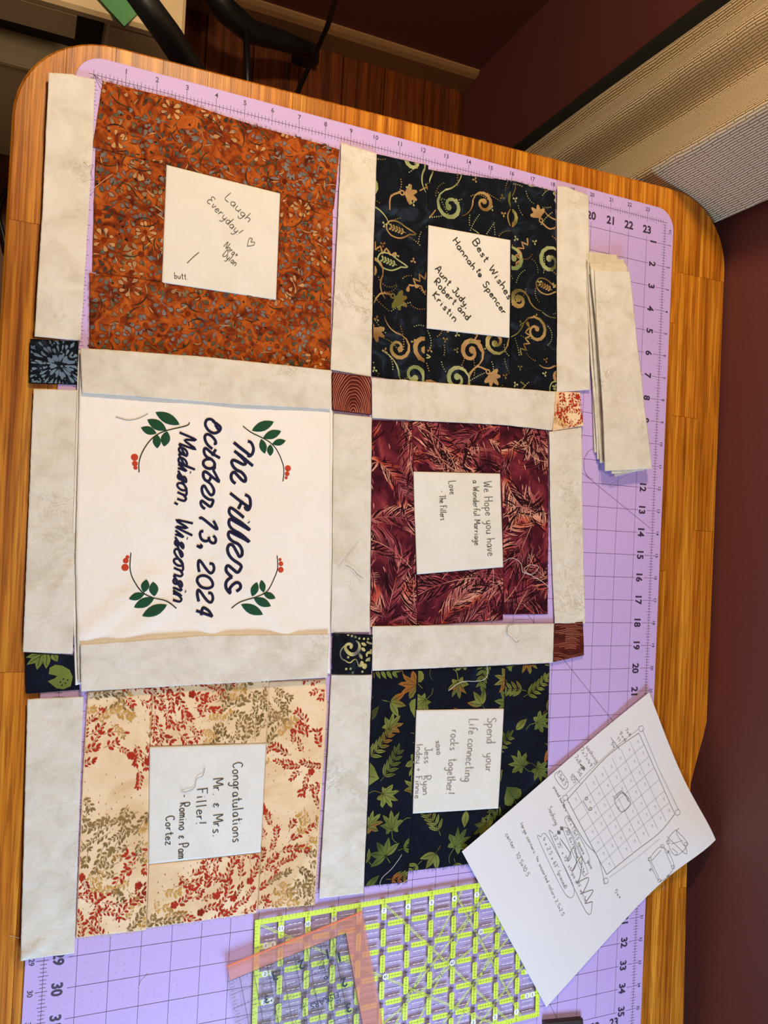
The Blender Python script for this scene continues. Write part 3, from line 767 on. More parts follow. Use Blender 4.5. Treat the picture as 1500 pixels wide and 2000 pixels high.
def paint_paisley(fab, seed, big=1.75):
    P_ = Print(fab); r = random.Random(seed)
    gold = field(GOLD, 30, seed); green = field([(96, 112, 62), (140, 150, 100), (170, 172, 120), (84, 84, 48)], 40, seed+1); tan = field([(150, 112, 70), (172, 138, 92), (120, 84, 50)], 40, seed+3)
    pts = rnd_pts(r, P_.bb, .0168*big, 900, .015)
    for i, (x, y) in enumerate(pts):
        k = r.random(); c = r.choice([gold, green, tan])
        if k < .34: spiral(P_, x, y, r.uniform(.006, .0095)*big, r.uniform(0, 6.28), r.choice([-1, 1]), r.uniform(.0017, .0025)*big, c)
        elif k < .60:      # petal flower: fan of long curved petals with an eye
            a0 = r.uniform(0, 6.28); n = r.randint(4, 6)
            for t in range(n):
                a = a0 + (t-(n-1)/2)*.48; L = .0085*big*(1 - .12*abs(t-(n-1)/2)); cu = (t-(n-1)/2)*.18; X, Y = x, y; q = []
                for u in range(4): q.append((X, Y)); X += math.cos(a)*L/3; Y += math.sin(a)*L/3; a += cu
                P_.rib(q, [.0006*big, .0020*big, .0030*big, .0012*big], c, 1, 2)
            P_.dot(x - math.cos(a0)*.0015*big, y - math.sin(a0)*.0015*big, .0017*big, c, 2); P_.dot(x - math.cos(a0)*.0015*big, y - math.sin(a0)*.0015*big, .0008*big, lin((14, 18, 26)), 3)
            P_.rib([(x - math.cos(a0)*.003*big, y - math.sin(a0)*.003*big), (x - math.cos(a0+.4)*.009*big, y - math.sin(a0+.4)*.009*big), (x - math.cos(a0+.9)*.014*big, y - math.sin(a0+.9)*.014*big)], [.0012*big, .0006*big], c, 1, 3)
        elif k < .78:      # paisley outline with sprig inside
            a = r.uniform(0, 6.28); ca, sa = math.cos(a), math.sin(a); S = .0105*big
            ol_ = [(0, 0), (.45, .38), (1.0, .42), (1.35, .12), (1.25, -.28), (.8, -.42), (.3, -.3), (-.35, -.15), (0, 0)]
            P_.rib([(x + S*(ca*u - sa*v), y + S*(sa*u + ca*v)) for u, v in ol_], .0008*big, c, 1, 3)
            P_.rib([(x + S*ca*.25, y + S*sa*.25), (x + S*ca*1.15, y + S*sa*1.15)], .0004*big, c, 2, 2)
            for t in range(5):
                bx, by = x + S*ca*(.35 + t*.17), y + S*sa*(.35 + t*.17)
                for sg in (-1, 1): P_.drop(bx, by, a + sg*.8, .0024*big, .0011*big, c, 2)
        else:              # zigzag scallop vine
            a = r.uniform(0, 6.28); X, Y = x, y; q = []
            for t in range(9): q.append((X + (-1)**t*math.sin(a)*.0018*big, Y - (-1)**t*math.cos(a)*.0018*big)); X += math.cos(a)*.0021*big; Y += math.sin(a)*.0021*big; a += .16
            P_.rib(q, .0010*big, c, 1, 2)
            P_.drop(q[-1][0], q[-1][1], a, .004*big, .0022*big, c, 1)
    big *= .62
    for x, y in rnd_pts(r, P_.bb, .0135*big, 900):
        a = r.uniform(0, 6.28); cur = r.uniform(-.25, .25); c = r.choice([gold, green])
        if r.random() < .62:
            for t in range(r.randint(5, 10)): P_.dot(x, y, .00062*big, c, 3, 6); x += math.cos(a)*.0023*big; y += math.sin(a)*.0023*big; a += cur
        else:
            for t in range(3): P_.drop(x, y, a + t*2.09, .0029*big, .0018*big, c, 3)
    P_.done()
def paint_feather(fab, seed):
    P_ = Print(fab); r = random.Random(seed)
    lite = field([(80, 24, 40), (150, 66, 72), (186, 112, 104), (214, 160, 136), (196, 84, 62), (110, 36, 50), (156, 88, 92)], 32, seed)
    rose = field([(96, 30, 46), (140, 56, 68), (166, 86, 88), (80, 20, 38)], 30, seed+4)
    dark = field([(44, 8, 20), (30, 6, 14), (60, 14, 26)], 40, seed)
    for x, y in rnd_pts(r, P_.bb, .027, 500, .03):
        a = r.uniform(0, 6.28); cu = r.uniform(-.10, .10); n = 22; L = r.uniform(.055, .085); q = []; X, Y = x - math.cos(a)*L/2, y - math.sin(a)*L/2; A = []
        for t in range(n): q.append((X, Y)); A.append(a); X += math.cos(a)*L/n; Y += math.sin(a)*L/n; a += cu
        main = r.choice([lite, lite, rose])
        for t in range(n - 1):
            for h in (0, .33, .66):
                bx = q[t][0]*(1-h) + q[t+1][0]*h; by = q[t][1]*(1-h) + q[t+1][1]*h
                for sg in (-1, 1):
                    if r.random() < .30: continue
                    b = A[t] + sg*(.75 + r.uniform(-.1, .1)); LL = .026*math.sin(math.pi*(t+2)/(n+3))**.6*r.uniform(.75, 1.1); X, Y = bx, by; g = []
                    for u in range(4): g.append((X, Y)); X += math.cos(b)*LL/3; Y += math.sin(b)*LL/3; b -= sg*.22
                    wd = r.uniform(.0004, .0012); st = r.random()
                    P_.rib(g, [wd*.5, wd, wd*1.3, .0002], main if st < .66 else dark, 1 if st < .66 else 2, 1)
        P_.rib(q[::3], .0006, lite, 3, 2)
    for x, y in rnd_pts(r, P_.bb, .0085, 1500):
        a = r.uniform(0, .9) + seed % 3; g = []
        for u in range(3): g.append((x, y)); x += math.cos(a)*.003; y += math.sin(a)*.003; a += .2
        P_.rib(g, [.0003, .0012, .0003], r.choice([lite, dark, dark, rose]), 3, 2)
    P_.done()
def paint_autumn(fab, seed, dens=1.0):
    P_ = Print(fab); r = random.Random(seed)
    red = field([(150, 40, 24), (176, 48, 28), (132, 34, 22)], 60, seed); gold = field([(176, 130, 56), (204, 160, 84), (150, 108, 50)], 60, seed+1); olive = field([(104, 82, 44), (128, 104, 62), (150, 118, 70)], 60, seed+2)
    occ = {}
    def free(x, y, d):
        i, j = int(x/.0025), int(y/.0025)
        for a_ in (-1, 0, 1):
            for b_ in (-1, 0, 1):
                for (u, v) in occ.get((i+a_, j+b_), ()):
                    if (u-x)**2 + (v-y)**2 < d*d: return False
        occ.setdefault((i, j), []).append((x, y)); return True
    for x, y in rnd_pts(r, P_.bb, .0085, 2600, .006):
        v = noise.noise(Vector((x*17, y*17, seed*.37 + 5)))
        if v > .17: continue
        zone = noise.noise(Vector((x*15 + 9, y*15, seed*.3)))
        c = red if zone > .0 else olive if zone < -.25 else r.choice([gold, olive, gold])
        a = noise.noise(Vector((x*9, y*9, 2)))*6 + r.uniform(-.5, .5); n = r.randint(4, 9); K = r.uniform(.75, 1.25); q = []; X, Y = x, y; cu = r.uniform(-.32, .32)
        for t in range(n): q.append((X, Y, a)); X += math.cos(a)*.0030*K; Y += math.sin(a)*.0030*K; a += cu*r.uniform(.3, 1.3)
        P_.rib([(p[0], p[1]) for p in q], .00030, c, 1, 0)
        if r.random() < .25 and c is red:
            if free(x, y, .003):
                for t in range(5): P_.drop(x, y, t*1.257, .0034, .0028, c, 3)
        for t in range(1, n):
            for sg in (-1, 1):
                aa = q[t][2] + sg*r.uniform(.4, .95); bx, by = q[t][0] + math.cos(q[t][2]+sg*1.3)*.0008, q[t][1] + math.sin(q[t][2]+sg*1.3)*.0008
                L = r.uniform(.0024, .0048)*K
                if free(bx + math.cos(aa)*L*.5, by + math.sin(aa)*L*.5, .0021): P_.drop(bx, by, aa, L, L*r.uniform(.38, .52), c, 2, tail=0)
        if free(q[-1][0], q[-1][1], .0016): P_.drop(q[-1][0], q[-1][1], q[-1][2], .0040, .0018, c, 2, tail=0)
    for x, y in rnd_pts(r, P_.bb, .0055, 1500):
        if noise.noise(Vector((x*22, y*22, seed*.37 + 5))) > -.25 and noise.noise(Vector((x*17, y*17, seed*.37 + 5))) < .32: P_.dot(x, y, r.uniform(.00028, .00055), r.choice([red, olive, olive]), 3, 5)
    P_.done()
def leaf_shape(P_, x, y, a, L, w_, col, vein, layer=1):
    ca, sa = math.cos(a), math.sin(a); n = 7; Lf = []; Rt = []
    for k in range(n + 1):
        t = k/n; h = math.sin(math.pi*t**.85)*w_/2
        cx, cy = x + ca*t*L, y + sa*t*L; Lf.append((cx - sa*h, cy + ca*h)); Rt.append((cx + sa*h, cy - ca*h))
    for k in range(n): P_.poly([Lf[k], Rt[k], Rt[k+1], Lf[k+1]], col, layer)
    P_.rib([(x - ca*L*.2, y - sa*L*.2), (x + ca*L*.8, y + sa*L*.8)], .0004, vein, layer + 1, 2)
def paint_leaves(fab, seed, dmin=.0235, K=1.42):
    P_ = Print(fab); r = random.Random(seed)
    ol_ = field([(62, 66, 26), (104, 108, 48), (122, 130, 62), (96, 92, 40), (150, 88, 36), (84, 96, 50)], 34, seed); dk = lin((30, 30, 18)); gr = field([(110, 118, 58), (92, 104, 46), (60, 70, 32)], 40, seed)
    for i, (x, y) in enumerate(rnd_pts(r, P_.bb, dmin, 900, .008)):
        k = r.random(); a = r.uniform(0, 6.28); c = r.choice([ol_, ol_, gr])
        if k < .30:        # maple leaf
            S = r.uniform(.0100, .0125)*K; pts = []; lob = [(0, 1.0), (.32, .52), (.62, .98), (.95, .45), (1.35, .82), (1.9, .42), (2.4, .62), (2.9, .30)]
            pr_ = [(t, h) for t, h in lob] + [(-t, h) for t, h in lob[::-1]][:-1]
            full = [(t, h*S) for t, h in lob] + [(2*math.pi - t, h*S) for t, h in lob[:0:-1]]
            jag = []
            for q in range(len(full)):
                t0, h0 = full[q]; t1, h1 = full[(q+1) % len(full)]; t1 = t1 + (2*math.pi if q == len(full)-1 else 0)
                jag.append((t0, h0)); jag.append(((t0+t1)/2, (h0+h1)/2*r.uniform(.86, 1.12)))
            cx, cy = x, y
            for q in range(len(jag)):
                t0, h0 = jag[q]; t1, h1 = jag[(q+1) % len(jag)]
                P_.poly([(cx, cy), (cx + math.cos(a+t0)*h0, cy + math.sin(a+t0)*h0), (cx + math.cos(a+t1)*h1, cy + math.sin(a+t1)*h1)], c, 1)
            for t in (0, .62, 1.35, -.62, -1.35): P_.rib([(cx - math.cos(a)*S*.25, cy - math.sin(a)*S*.25), (cx + math.cos(a+t)*S*.65, cy + math.sin(a+t)*S*.65)], .00035, dk, 2, 2)
            P_.rib([(cx, cy), (cx - math.cos(a)*S*.8, cy - math.sin(a)*S*.8), (cx - math.cos(a+.25)*S*1.15, cy - math.sin(a+.25)*S*1.15)], .0007, c, 1, 2)
        elif k < .62:      # frond with paired leaflets
            n = 5; X, Y = x - math.cos(a)*.011*K, y - math.sin(a)*.011*K; b = a; q = []
            for t in range(n + 1): q.append((X, Y)); X += math.cos(b)*.0042*K; Y += math.sin(b)*.0042*K; b += .08
            P_.rib(q, .0005, c, 1, 2)
            for t in range(n):
                for sg in (-1, 1): leaf_shape(P_, q[t+1][0], q[t+1][1], a + t*.08 + sg*.75, (.0088 - .0006*t)*K, .0026*K, c, dk)
            leaf_shape(P_, q[-1][0], q[-1][1], b, .008*K, .0026*K, c, dk)
        elif k < .80:      # spray of three or five broad leaves
            n = r.choice([3, 5])
            for t in range(n): leaf_shape(P_, x, y, a + (t-(n-1)/2)*.75, (.0125)*K, .0048*K, c, dk)
            P_.rib([(x, y), (x - math.cos(a)*.009, y - math.sin(a)*.009)], .0007, c, 1, 2)
        elif k < .92:      # heart-shaped leaf
            S = r.uniform(.0052, .0075)*K; h = [(0, .55), (.3, .95), (.75, 1.0), (1.1, .72), (1.25, .3), (.9, -.3), (.3, -.85), (0, -1.15)]
            H = h + [(-u, v) for u, v in h[-2:0:-1]]
            for q in range(len(H)):
                u0, v0 = H[q]; u1, v1 = H[(q+1) % len(H)]; f = lambda u, v: (x + S*(math.cos(a)*u - math.sin(a)*v), y + S*(math.sin(a)*u + math.cos(a)*v))
                P_.poly([f(0, 0), f(u0, v0), f(u1, v1)], c, 1)
            P_.rib([f(0, .5), f(0, -.7)], .0004, dk, 2, 2)
            P_.rib([f(0, .5), f(.1, 1.5)], .0006, c, 1, 2)
        else: leaf_shape(P_, x, y, a, .012*K, .0058*K, c, dk)
    P_.done()
def paint_woodgrain(fab, seed, ringed):
    P_ = Print(fab); r = random.Random(seed); c = field([(196, 124, 100), (170, 96, 76), (206, 140, 116)], 50, seed)
    bb = P_.bb; W_, H_ = bb[2]-bb[0], bb[3]-bb[1]
    kx, ky = bb[0] + W_*.55, bb[1] - H_*.05 if ringed else bb[1] + H_*.25
    if ringed:
        for k in range(1, 20):
            R_ = k*.0022; q = []
            for t in range(15): a = math.pi*t/14*1.1 - .15; w_ = 1 + .05*noise.noise(Vector((a*2, k*.3, seed))); q.append((kx + math.cos(a)*R_*.72*w_, ky + math.sin(a)*R_*1.5*w_))
            P_.rib(q, r.uniform(.0004, .0008), c, 1, 2)
    else:
        for k in range(24):
            y0 = bb[1] + H_*(k + .5)/24; q = []
            for t in range(12):
                X = bb[0] + W_*t/11; d = (y0 - ky)/H_; bend = .0035*math.exp(-((X-kx)/.012)**2)*(1 if d > 0 else -1)*math.exp(-abs(d)*2)
                q.append((X, y0 + bend + .0008*noise.noise(Vector((X*90, k*.5, seed)))))
            st_ = r.choice([0, 0, 0, 2, 4]); P_.rib(q[st_:r.randint(9, 12)], r.uniform(.0003, .0006), c, 1, 2)
    P_.done()
def paint_butterfly(fab, seed):
    P_ = Print(fab); r = random.Random(seed); c = field([(70, 88, 108), (104, 124, 144), (54, 68, 86)], 40, seed)
    bb = P_.bb; cx, cy = bb[0] + (bb[2]-bb[0])*.62, bb[1] + (bb[3]-bb[1])*.45
    for k in range(30):
        a = .3 + k*.21 + r.uniform(-.05, .05); R0 = r.uniform(.002, .006)
        for t in range(3):
            R1_ = R0 + t*r.uniform(.007, .0095)
            P_.drop(cx + math.cos(a)*R1_, cy + math.sin(a)*R1_, a + r.uniform(-.15, .15), r.uniform(.004, .008), r.uniform(.0012, .0026), c, 1, tail=1)
    for k in range(60): P_.dot(r.uniform(bb[0], bb[2]), r.uniform(bb[1], bb[3]), r.uniform(.0004, .001), c, 2, 6)
    P_.done()
def paint_swirl_square(fab):
    P_ = Print(fab); c = field([(110, 110, 100), (168, 162, 104), (196, 186, 120), (96, 96, 92)], 60, 3)
    def z(x, y): return at(640 + x/15.0, 1220 + y/15.0, .003)
    def L(s): return [z(*[float(v) for v in p.split(',')]) for p in s.split()]
    P_.rib(L('780,450 860,520 890,640 850,760 760,840 640,850 540,780 480,680 500,590 580,550 650,580 650,640 620,680'), [.0006, .0024, .0034, .0036, .0032, .0026, .0026, .0032, .0022], c, 1, 4)
    P_.rib(L('450,610 360,720 330,860 380,980 480,1040 560,1090 640,1090 700,1030 780,1000 830,1080 850,1180'), .0011, c, 1, 4)
    P_.rib(L('850,1180 930,1180 960,1080 990,1160 1060,1170 1040,1240 980,1200'), [.0022, .0034, .0026, .0034, .0022], c, 1, 3)
    P_.rib(L('1110,920 1100,850 1160,800 1260,800 1240,700'), [.0014, .0022, .0028, .0036], c, 1, 3)
    P_.rib(L('1080,1060 1120,1010 1200,1000'), [.0014, .0040], c, 1, 3)
    P_.rib(L('1100,480 1180,530 1290,540'), .0018, c, 1, 3)
    for a, b, c2, d in ((940, 520, 1090, 600), (940, 660, 1060, 760), (870, 820, 970, 990)):
        p, q = z(a, b), z(c2, d); P_.drop(p[0], p[1], math.atan2(q[1]-p[1], q[0]-p[0]), math.dist(p, q), .0032, c, 1, tail=0)
    for a, b in ((560, 280), (670, 320), (775, 350), (885, 390), (1020, 400), (1140, 405), (1275, 380), (500, 1280), (630, 1275), (690, 1385), (970, 1360), (560, 940)):
        p = z(a, b); P_.dot(*p, .0012, c, 2, 8)
    P_.done()
def paint_leaf_square(fab):
    P_ = Print(fab); ol_ = field([(84, 100, 44), (112, 126, 58), (96, 112, 52)], 50, 4); dk = lin((24, 28, 18))
    def z(x, y): return at(x / 2.857, 1300 + y / 2.857 - 25, .003)
    def q(x, y): return at(x, y, .003)
    x0, y0 = q(95, 1278)
    for a, b, L, w_ in ((52, 1276, 0, 0),): pass
    for (ax, ay, bx, by) in ((100, 1272, 50, 1284), (88, 1276, 52, 1298), (80, 1277, 72, 1308), (92, 1274, 90, 1306), (102, 1274, 112, 1292)):
        p, s = q(ax, ay), q(bx, by); leaf_shape(P_, p[0], p[1], math.atan2(s[1]-p[1], s[0]-p[0]), math.dist(p, s), .0058, ol_, dk)
    H = [(95, 1316), (97, 1304), (108, 1298), (122, 1300), (136, 1308), (142, 1322), (138, 1340), (124, 1346), (110, 1344), (100, 1336), (93, 1330), (106, 1325), (112, 1320), (104, 1318)]
    c = q(122, 1322); W_ = [q(*p) for p in H]
    for i in range(len(W_)): P_.poly([c, W_[i-1], W_[i]], ol_, 1)
    for a, b in ((118, 1332), (124, 1326), (128, 1334), (121, 1338), (132, 1328)): p = q(a, b); P_.dot(*p, .0007, dk, 3, 6)
    P_.done()

# ------------------------------------------------------------------ quilt blocks
FABL = {}
def block(label, pieces, mats, painter, seed, center, pos, backing):
    FL = []; root = empty('quilt_block', (*at(*pos, .003), TZ + MZ), label, 'quilt block')
    k = 0
    qs = [c for cn, md in pieces for c in cn]
    Fab('seam_backing', backing, mats, root, z=.0003, amp=.0002, seed=seed, puff=0, step=.02)
    for cn, md in pieces:
        f = Fab('fabric_strip', cn, mats, root, z=.0009, amp=.0007, seed=seed + k, mids=md, wl=14)
        painter(f, seed * 10 + k); k += 1; FL.append(f)
    FABL[seed] = FL
    f = Fab('signature_square', center, LABEL, root, z=.0018, amp=.0006, seed=seed + 9, wl=18, rag=.0001)
    return root, f
B1, L1 = block('burnt orange batik quilt block with square signed Laugh Everyday', [
    (((200.7, 158), (663, 292), (652, 408), (181, 287)), {0: [(337, 192), (470, 237), (570, 266)], 2: [(547, 378), (325, 322)]}),
    (((187, 291), (325, 322), (316, 551), (180, 530)), {}),
    (((547, 378), (650, 408), (647, 590), (539, 586)), {}),
    (((175, 533), (647, 590), (645, 723), (175, 680)), {0: [(316, 552), (539, 586)], 2: [(403, 703)]})],
    ORANGE, paint_orange, 11, ((325, 322), (547, 378), (539, 586), (316, 552)), (430, 450), ((204, 168), (650, 298), (640, 715), (182, 672)))
B2, L2 = block('midnight blue batik quilt block with gold paisley scrolls signed Best Wishes', [
    (((733.6, 300.5), (836.5, 323), (829, 750), (725.6, 734.5)), {3: [(727, 640)]}),
    (((836.5, 332), (998, 353), (997, 469), (836.5, 440)), {0: [(900, 341)]}),
    (((833, 641.6), (995, 660), (995, 766), (829, 750)), {}),
    (((998.7, 353), (1084.7, 374), (1087, 765.7), (995.5, 766)), {})],
    NAVY, paint_paisley, 12, ((836.5, 440), (997, 469), (995, 660), (833, 641.6)), (910, 540), ((738, 312), (1080, 378), (1080, 758), (730, 728)))
B3, L3 = block('maroon feather batik quilt block with square reading We Hope you have', [
    (((725, 820), (804, 823), (814.8, 1222.6), (721.6, 1226)), {1: [(807, 921), (814, 1122)], 3: [(725, 1000)]}),
    (((804, 822), (976.6, 830), (976.6, 925), (807, 921)), {}),
    (((814, 1122), (982.7, 1107.7), (982, 1210.7), (814.8, 1222.6)), {}),
    (((976.6, 830), (1070, 839), (1069, 1199.5), (984, 1200.5)), {1: [(1071, 1000)], 3: [(982.7, 1107.7), (976.6, 925)]})],
    MAROON, paint_feather, 13, ((807, 921), (976.6, 925), (982.7, 1107.7), (814, 1122)), (895, 1020), ((729, 826), (1064, 843), (1062, 1194), (727, 1218)))
B4, L4 = block('peach cream quilt block with red and gold sprigs signed Congratulations', [
    (((171, 1351.6), (298.8, 1339.5), (285, 1816), (147.6, 1831.7)), {3: [(160.8, 1518)], 1: [(291.8, 1458.4), (290, 1687)]}),
    (((298.8, 1335), (525.4, 1325), (519.5, 1451.4), (291.8, 1458.4)), {}),
    (((290, 1687.8), (509, 1664.3), (500.5, 1783), (285.6, 1812.6)), {}),
    (((525.4, 1330.8), (635.7, 1325.6), (614, 1767.5), (503.3, 1776)), {1: [(639, 1379)], 3: [(509, 1664.3), (519.5, 1451.4)]})],
    PEACH, paint_autumn, 14, ((291.8, 1458.4), (519.5, 1451.4), (509, 1664.3), (290, 1687.8)), (405, 1560), ((178, 1358), (628, 1332), (608, 1760), (160, 1815)))
B5, L5 = block('dark navy quilt block printed with olive autumn leaves signed Spend your life', [
    (((728, 1311), (815, 1306.6), (795.5, 1722.5), (711, 1731)), {3: [(720, 1499)], 1: [(813, 1386.5), (806, 1589)]}),
    (((815, 1306.6), (987, 1300), (984, 1384), (813, 1386.5)), {}),
    (((806, 1589), (973.5, 1579), (966, 1682), (796, 1701.5)), {}),
    (((987, 1300), (1072.8, 1295.7), (1066, 1678), (968, 1682)), {3: [(973.5, 1579), (984, 1384)]})],
    NAVYLEAF, paint_leaves, 15, ((813, 1386.5), (984, 1384), (973.5, 1579), (806, 1589)), (895, 1480), ((734, 1316), (1066, 1300), (1060, 1672), (720, 1696)))
PW = .00052
write('handwriting', [('Laugh', (438.5, 389), (484, 436), 9), ('Everyday!', (403, 395), (465, 463), 9), ('Nora+', (436, 483), (460, 505), 7.5), ('Dylan', (434, 500), (458, 521), 7.5), ('butt.', (340.7, 545), (367, 547), 6)], L1.zf, INK, L1.o, PW,
      extra=[([(482, 482), (486, 467), (492, 468), (489, 474), (496, 474), (494, 480), (482, 482)], .0005), ([(388, 494), (377, 503), (365, 515)], .0006)])
write('handwriting', [('Best Wishes', (921, 474), (991, 586), 7.5), ('to', (928, 529), (935, 543), 6), ('Hannah + Spencer', (882.6, 472), (981, 616), 7), ('Aunt Judy,', (848, 527), (910, 604), 7), ('Robert and', (846, 553), (911, 627), 7), ('Kristin', (843, 579), (886, 630), 7)], L2.zf, INK, L2.o, .00110)
write('handwriting', [('We Hope you have', (942.6, 941), (951, 1086), 9.5), ('a Wonderful Marriage', (921.5, 939), (925.6, 1065), 7), ('Love', (874.6, 941), (877, 966), 8), ('- The Fillers', (856, 959), (859, 1016), 7)], L3.zf, INK, L3.o, .00055)
write('handwriting', [('Congratulations', (453.7, 1490), (453.7, 1644), 10), ('Mr. & Mrs.', (415.6, 1521), (415.6, 1634), 10), ('Filler!', (384, 1540), (382.6, 1612), 10), ('- Romino & Pam', (351.4, 1552.6), (347, 1677), 9), ('Cortez', (323.7, 1594), (323, 1650), 8)], L4.zf, INK, L4.o, .00075)
write('handwriting', [('Spend  your', (950.6, 1403), (947, 1508), 10), ('Life connecting', (916, 1405), (905, 1526), 10), ('rocks  together!', (880, 1426), (869, 1552), 9.5), ('xoxo', (849, 1448), (852, 1474), 7), ('Jess   Ryan', (828, 1459), (824, 1552), 8), ('Indey + Finnie', (812, 1454), (809, 1559), 7)], L5.zf, SOFTPEN, L5.o, .0007)

# ------------------------------------------------------------------ sashing strips, squares, panel
def strip(label, cn, md={}, z=.0009, group=None, mat=CREAM, name='sashing_strip', cat='fabric strip', **k):
    f = Fab(name, cn, mat, None, z=z, mids=md, puff=0, **k); tag(f.o, label, cat, group); return f
GS = 'cream sashing strips between the quilt blocks'
strip('long cream strip left of the orange block, top end past mat corner', ((95, 147), (185, 157), (157, 666), (67.5, 659)), {0: [(140, 148)], 1: [(181, 288), (167.6, 497)], 3: [(70, 610), (83, 407), (90, 250)]}, z=.0012, group=GS, seed=21, amp=.0022, wl=9,
      lift=lambda x, y: .0030 * max(0, min(1, (-.01 - x) / .03)))
strip('cream strip at left edge beside the embroidered panel', ((65.4, 759.7), (155, 762), (142, 1277), (44.5, 1272.6)), {}, z=.0010, group=GS, seed=22, amp=.0012, wl=12, ridge=(((140, 1105), (108, 1158), .002, .0022),))
strip('white-looking cream strip at lower left beside the peach sprig block', ((53.6, 1364.8), (162.8, 1360), (145, 1861), (40, 1874)), {}, z=.0026, group=GS, seed=23, amp=.0014, wl=12, ridge=(((45, 1868), (85, 1840), .003, .002),))
strip('cream strip between orange block and gold paisley block', ((666, 279), (735, 301), (724, 737), (645, 722)), {1: [(728, 512)]}, z=.0024, group=GS, seed=24, amp=.0012)
strip('cream strip right of the gold paisley block touching the spare stack', ((1087, 364), (1148, 383), (1151, 762), (1086, 766)), {0: [(1105, 366)], 1: [(1149.5, 478), (1147, 600)]}, z=.0026, group=GS, seed=25, amp=.0016)
strip('cream strip between paisley block and maroon feather block', ((725, 738), (1085.5, 765.3), (1078, 841), (726, 817)), {2: [(980, 830), (803, 821.5)]}, z=.0022, group=GS, seed=26, amp=.0014, ridge=(((789.6, 742), (788, 820), .004, .0022),))
strip('cream strip between embroidered panel and maroon block', ((650, 808), (725, 815), (721.6, 1234.5), (645, 1236)), {3: [(647.5, 1090)]}, z=.0022, group=GS, seed=27, amp=.0018)
strip('cream strip right of the maroon block', ((1071, 843.5), (1134.7, 835), (1141.5, 1217.5), (1082, 1217)), {1: [(1135.4, 954)], 3: [(1073.5, 988)]}, z=.0022, group=GS, seed=28, amp=.0016)
strip('cream strip between maroon block and olive leaf block', ((726.7, 1223), (1082, 1217.5), (1078.6, 1294), (726.7, 1310)), {}, z=.0024, group=GS, seed=29, amp=.0012, ridge=(((770, 1221), (770, 1308), .002, .0010),))
strip('white-looking cream strip between peach block and leaf block', ((646.6, 1317), (725, 1317.6), (709, 1743.8), (621.6, 1753.8)), {1: [(717, 1562)], 3: [(634, 1562)]}, z=.0024, group=GS, seed=30, amp=.0016)
GC = 'small cornerstone squares'
f = strip('slate blue and black cornerstone square at left edge', ((59, 662), (153, 667), (153, 752), (57, 748.5)), z=.0010, mat=NAVY, name='cornerstone_square', cat='fabric square', group=GC, seed=31); paint_butterfly(f, 5)
f = strip('rust woodgrain cornerstone square at the panel top right corner', ((648, 728), (724, 736), (725, 810.5), (648.5, 801)), z=.0036, mat=WOODGRAIN, name='cornerstone_square', cat='fabric square', group=GC, seed=32); paint_woodgrain(f, 6, True)
f = strip('peach cornerstone square with red and gold sprigs', ((1085, 764), (1133, 767), (1140, 831.6), (1079, 842)), {1: [(1133, 800)]}, z=.0034, mat=PEACH, name='cornerstone_square', cat='fabric square', group=GC, seed=33, lift=lambda x, y: 0); paint_autumn(f, 41)
f = strip('rust woodgrain cornerstone square right of the leaf block strip', ((1082, 1219), (1138, 1214), (1140.5, 1279.7), (1080.3, 1293)), z=.0036, mat=WOODGRAIN, name='cornerstone_square', cat='fabric square', group=GC, seed=34); paint_woodgrain(f, 7, False)
f = strip('navy cornerstone square with a gold swirl and dots', ((651, 1237), (727.7, 1239.6), (725, 1317), (648.5, 1317)), z=.0040, mat=NAVY, name='cornerstone_square', cat='fabric square', group=GC, seed=35); paint_swirl_square(f)
f = strip('navy cornerstone square with olive leaves at left edge', ((49.4, 1274.5), (152, 1280), (156, 1347), (51.3, 1355)), z=.0008, mat=NAVYLEAF, name='cornerstone_square', cat='fabric square', group=GC, seed=36); paint_leaf_square(f)

# embroidered panel (folded cloth) and its two strips
PN = empty('embroidered_panel', (*at(400, 1010, .003), TZ + MZ), 'ivory cloth panel embroidered The Fillers October 13, 2024', 'panel')
back = Fab('folded_layer', ((153, 684), (648, 726), (656, 1228), (147, 1338)), PANEL, PN, z=.0016, amp=.0008, seed=51, mids={1: [(657, 1100)], 3: [(140, 1094)]}, puff=0)
rid = [((165, 1240), (300, 1130), .009, .0014), ((230, 1250), (330, 1180), .008, .0014), ((420, 1250), (380, 1150), .008, .0012), ((560, 1240), (500, 1150), .010, .0014), ((480, 880), (450, 830), .008, .0012), ((430, 960), (440, 1080), .006, .0010), ((470, 1010), (500, 1120), .008, .0010), ((345, 1010), (400, 920), .007, .0009)]
front = Fab('panel_cloth', ((156, 690), (645, 730), (645, 1315), (152, 1332)), PANEL, PN, z=.0034, amp=.0016, seed=52, mids={1: [(645, 1000)], 3: [(147, 1094)]}, puff=.0008, wl=11, ridge=rid,
            lift=lambda x, y: .0)
def raised(strokes, name, mat, wd, hgt, parent=front):
    mb = MB()
    for s in strokes:
        n = len(s); vs = []; K = 5
        for i, p in enumerate(s):
            a = s[max(i-1, 0)]; b = s[min(i+1, n-1)]; dx, dy = b[0]-a[0], b[1]-a[1]; l = math.hypot(dx, dy) or 1e-9
            ww = wd[i*len(wd)//n] if isinstance(wd, (list, tuple)) else wd
            for k in range(K):
                t = -1 + 2*k/(K-1); x = p[0] - dy/l*ww/2*t; y = p[1] + dx/l*ww/2*t; vs.append((x, y, parent.zf(x, y) - .0001 + hgt*(1-t*t) + (.0002 if abs(t) < .9 else 0)))
        fs = [(i*K+k, (i+1)*K+k, (i+1)*K+k+1, i*K+k+1) for i in range(n-1) for k in range(K-1)]
        mb.add(vs, [q[::-1] for q in fs])
    o = mb.build(name, mat, parent.o, smooth=True); return o
def Z5(s): return [[at(240 + float(p.split(',')[0])/5, 820 + float(p.split(',')[1])/5, .006) for p in q.split()] for q in s.split('/')]
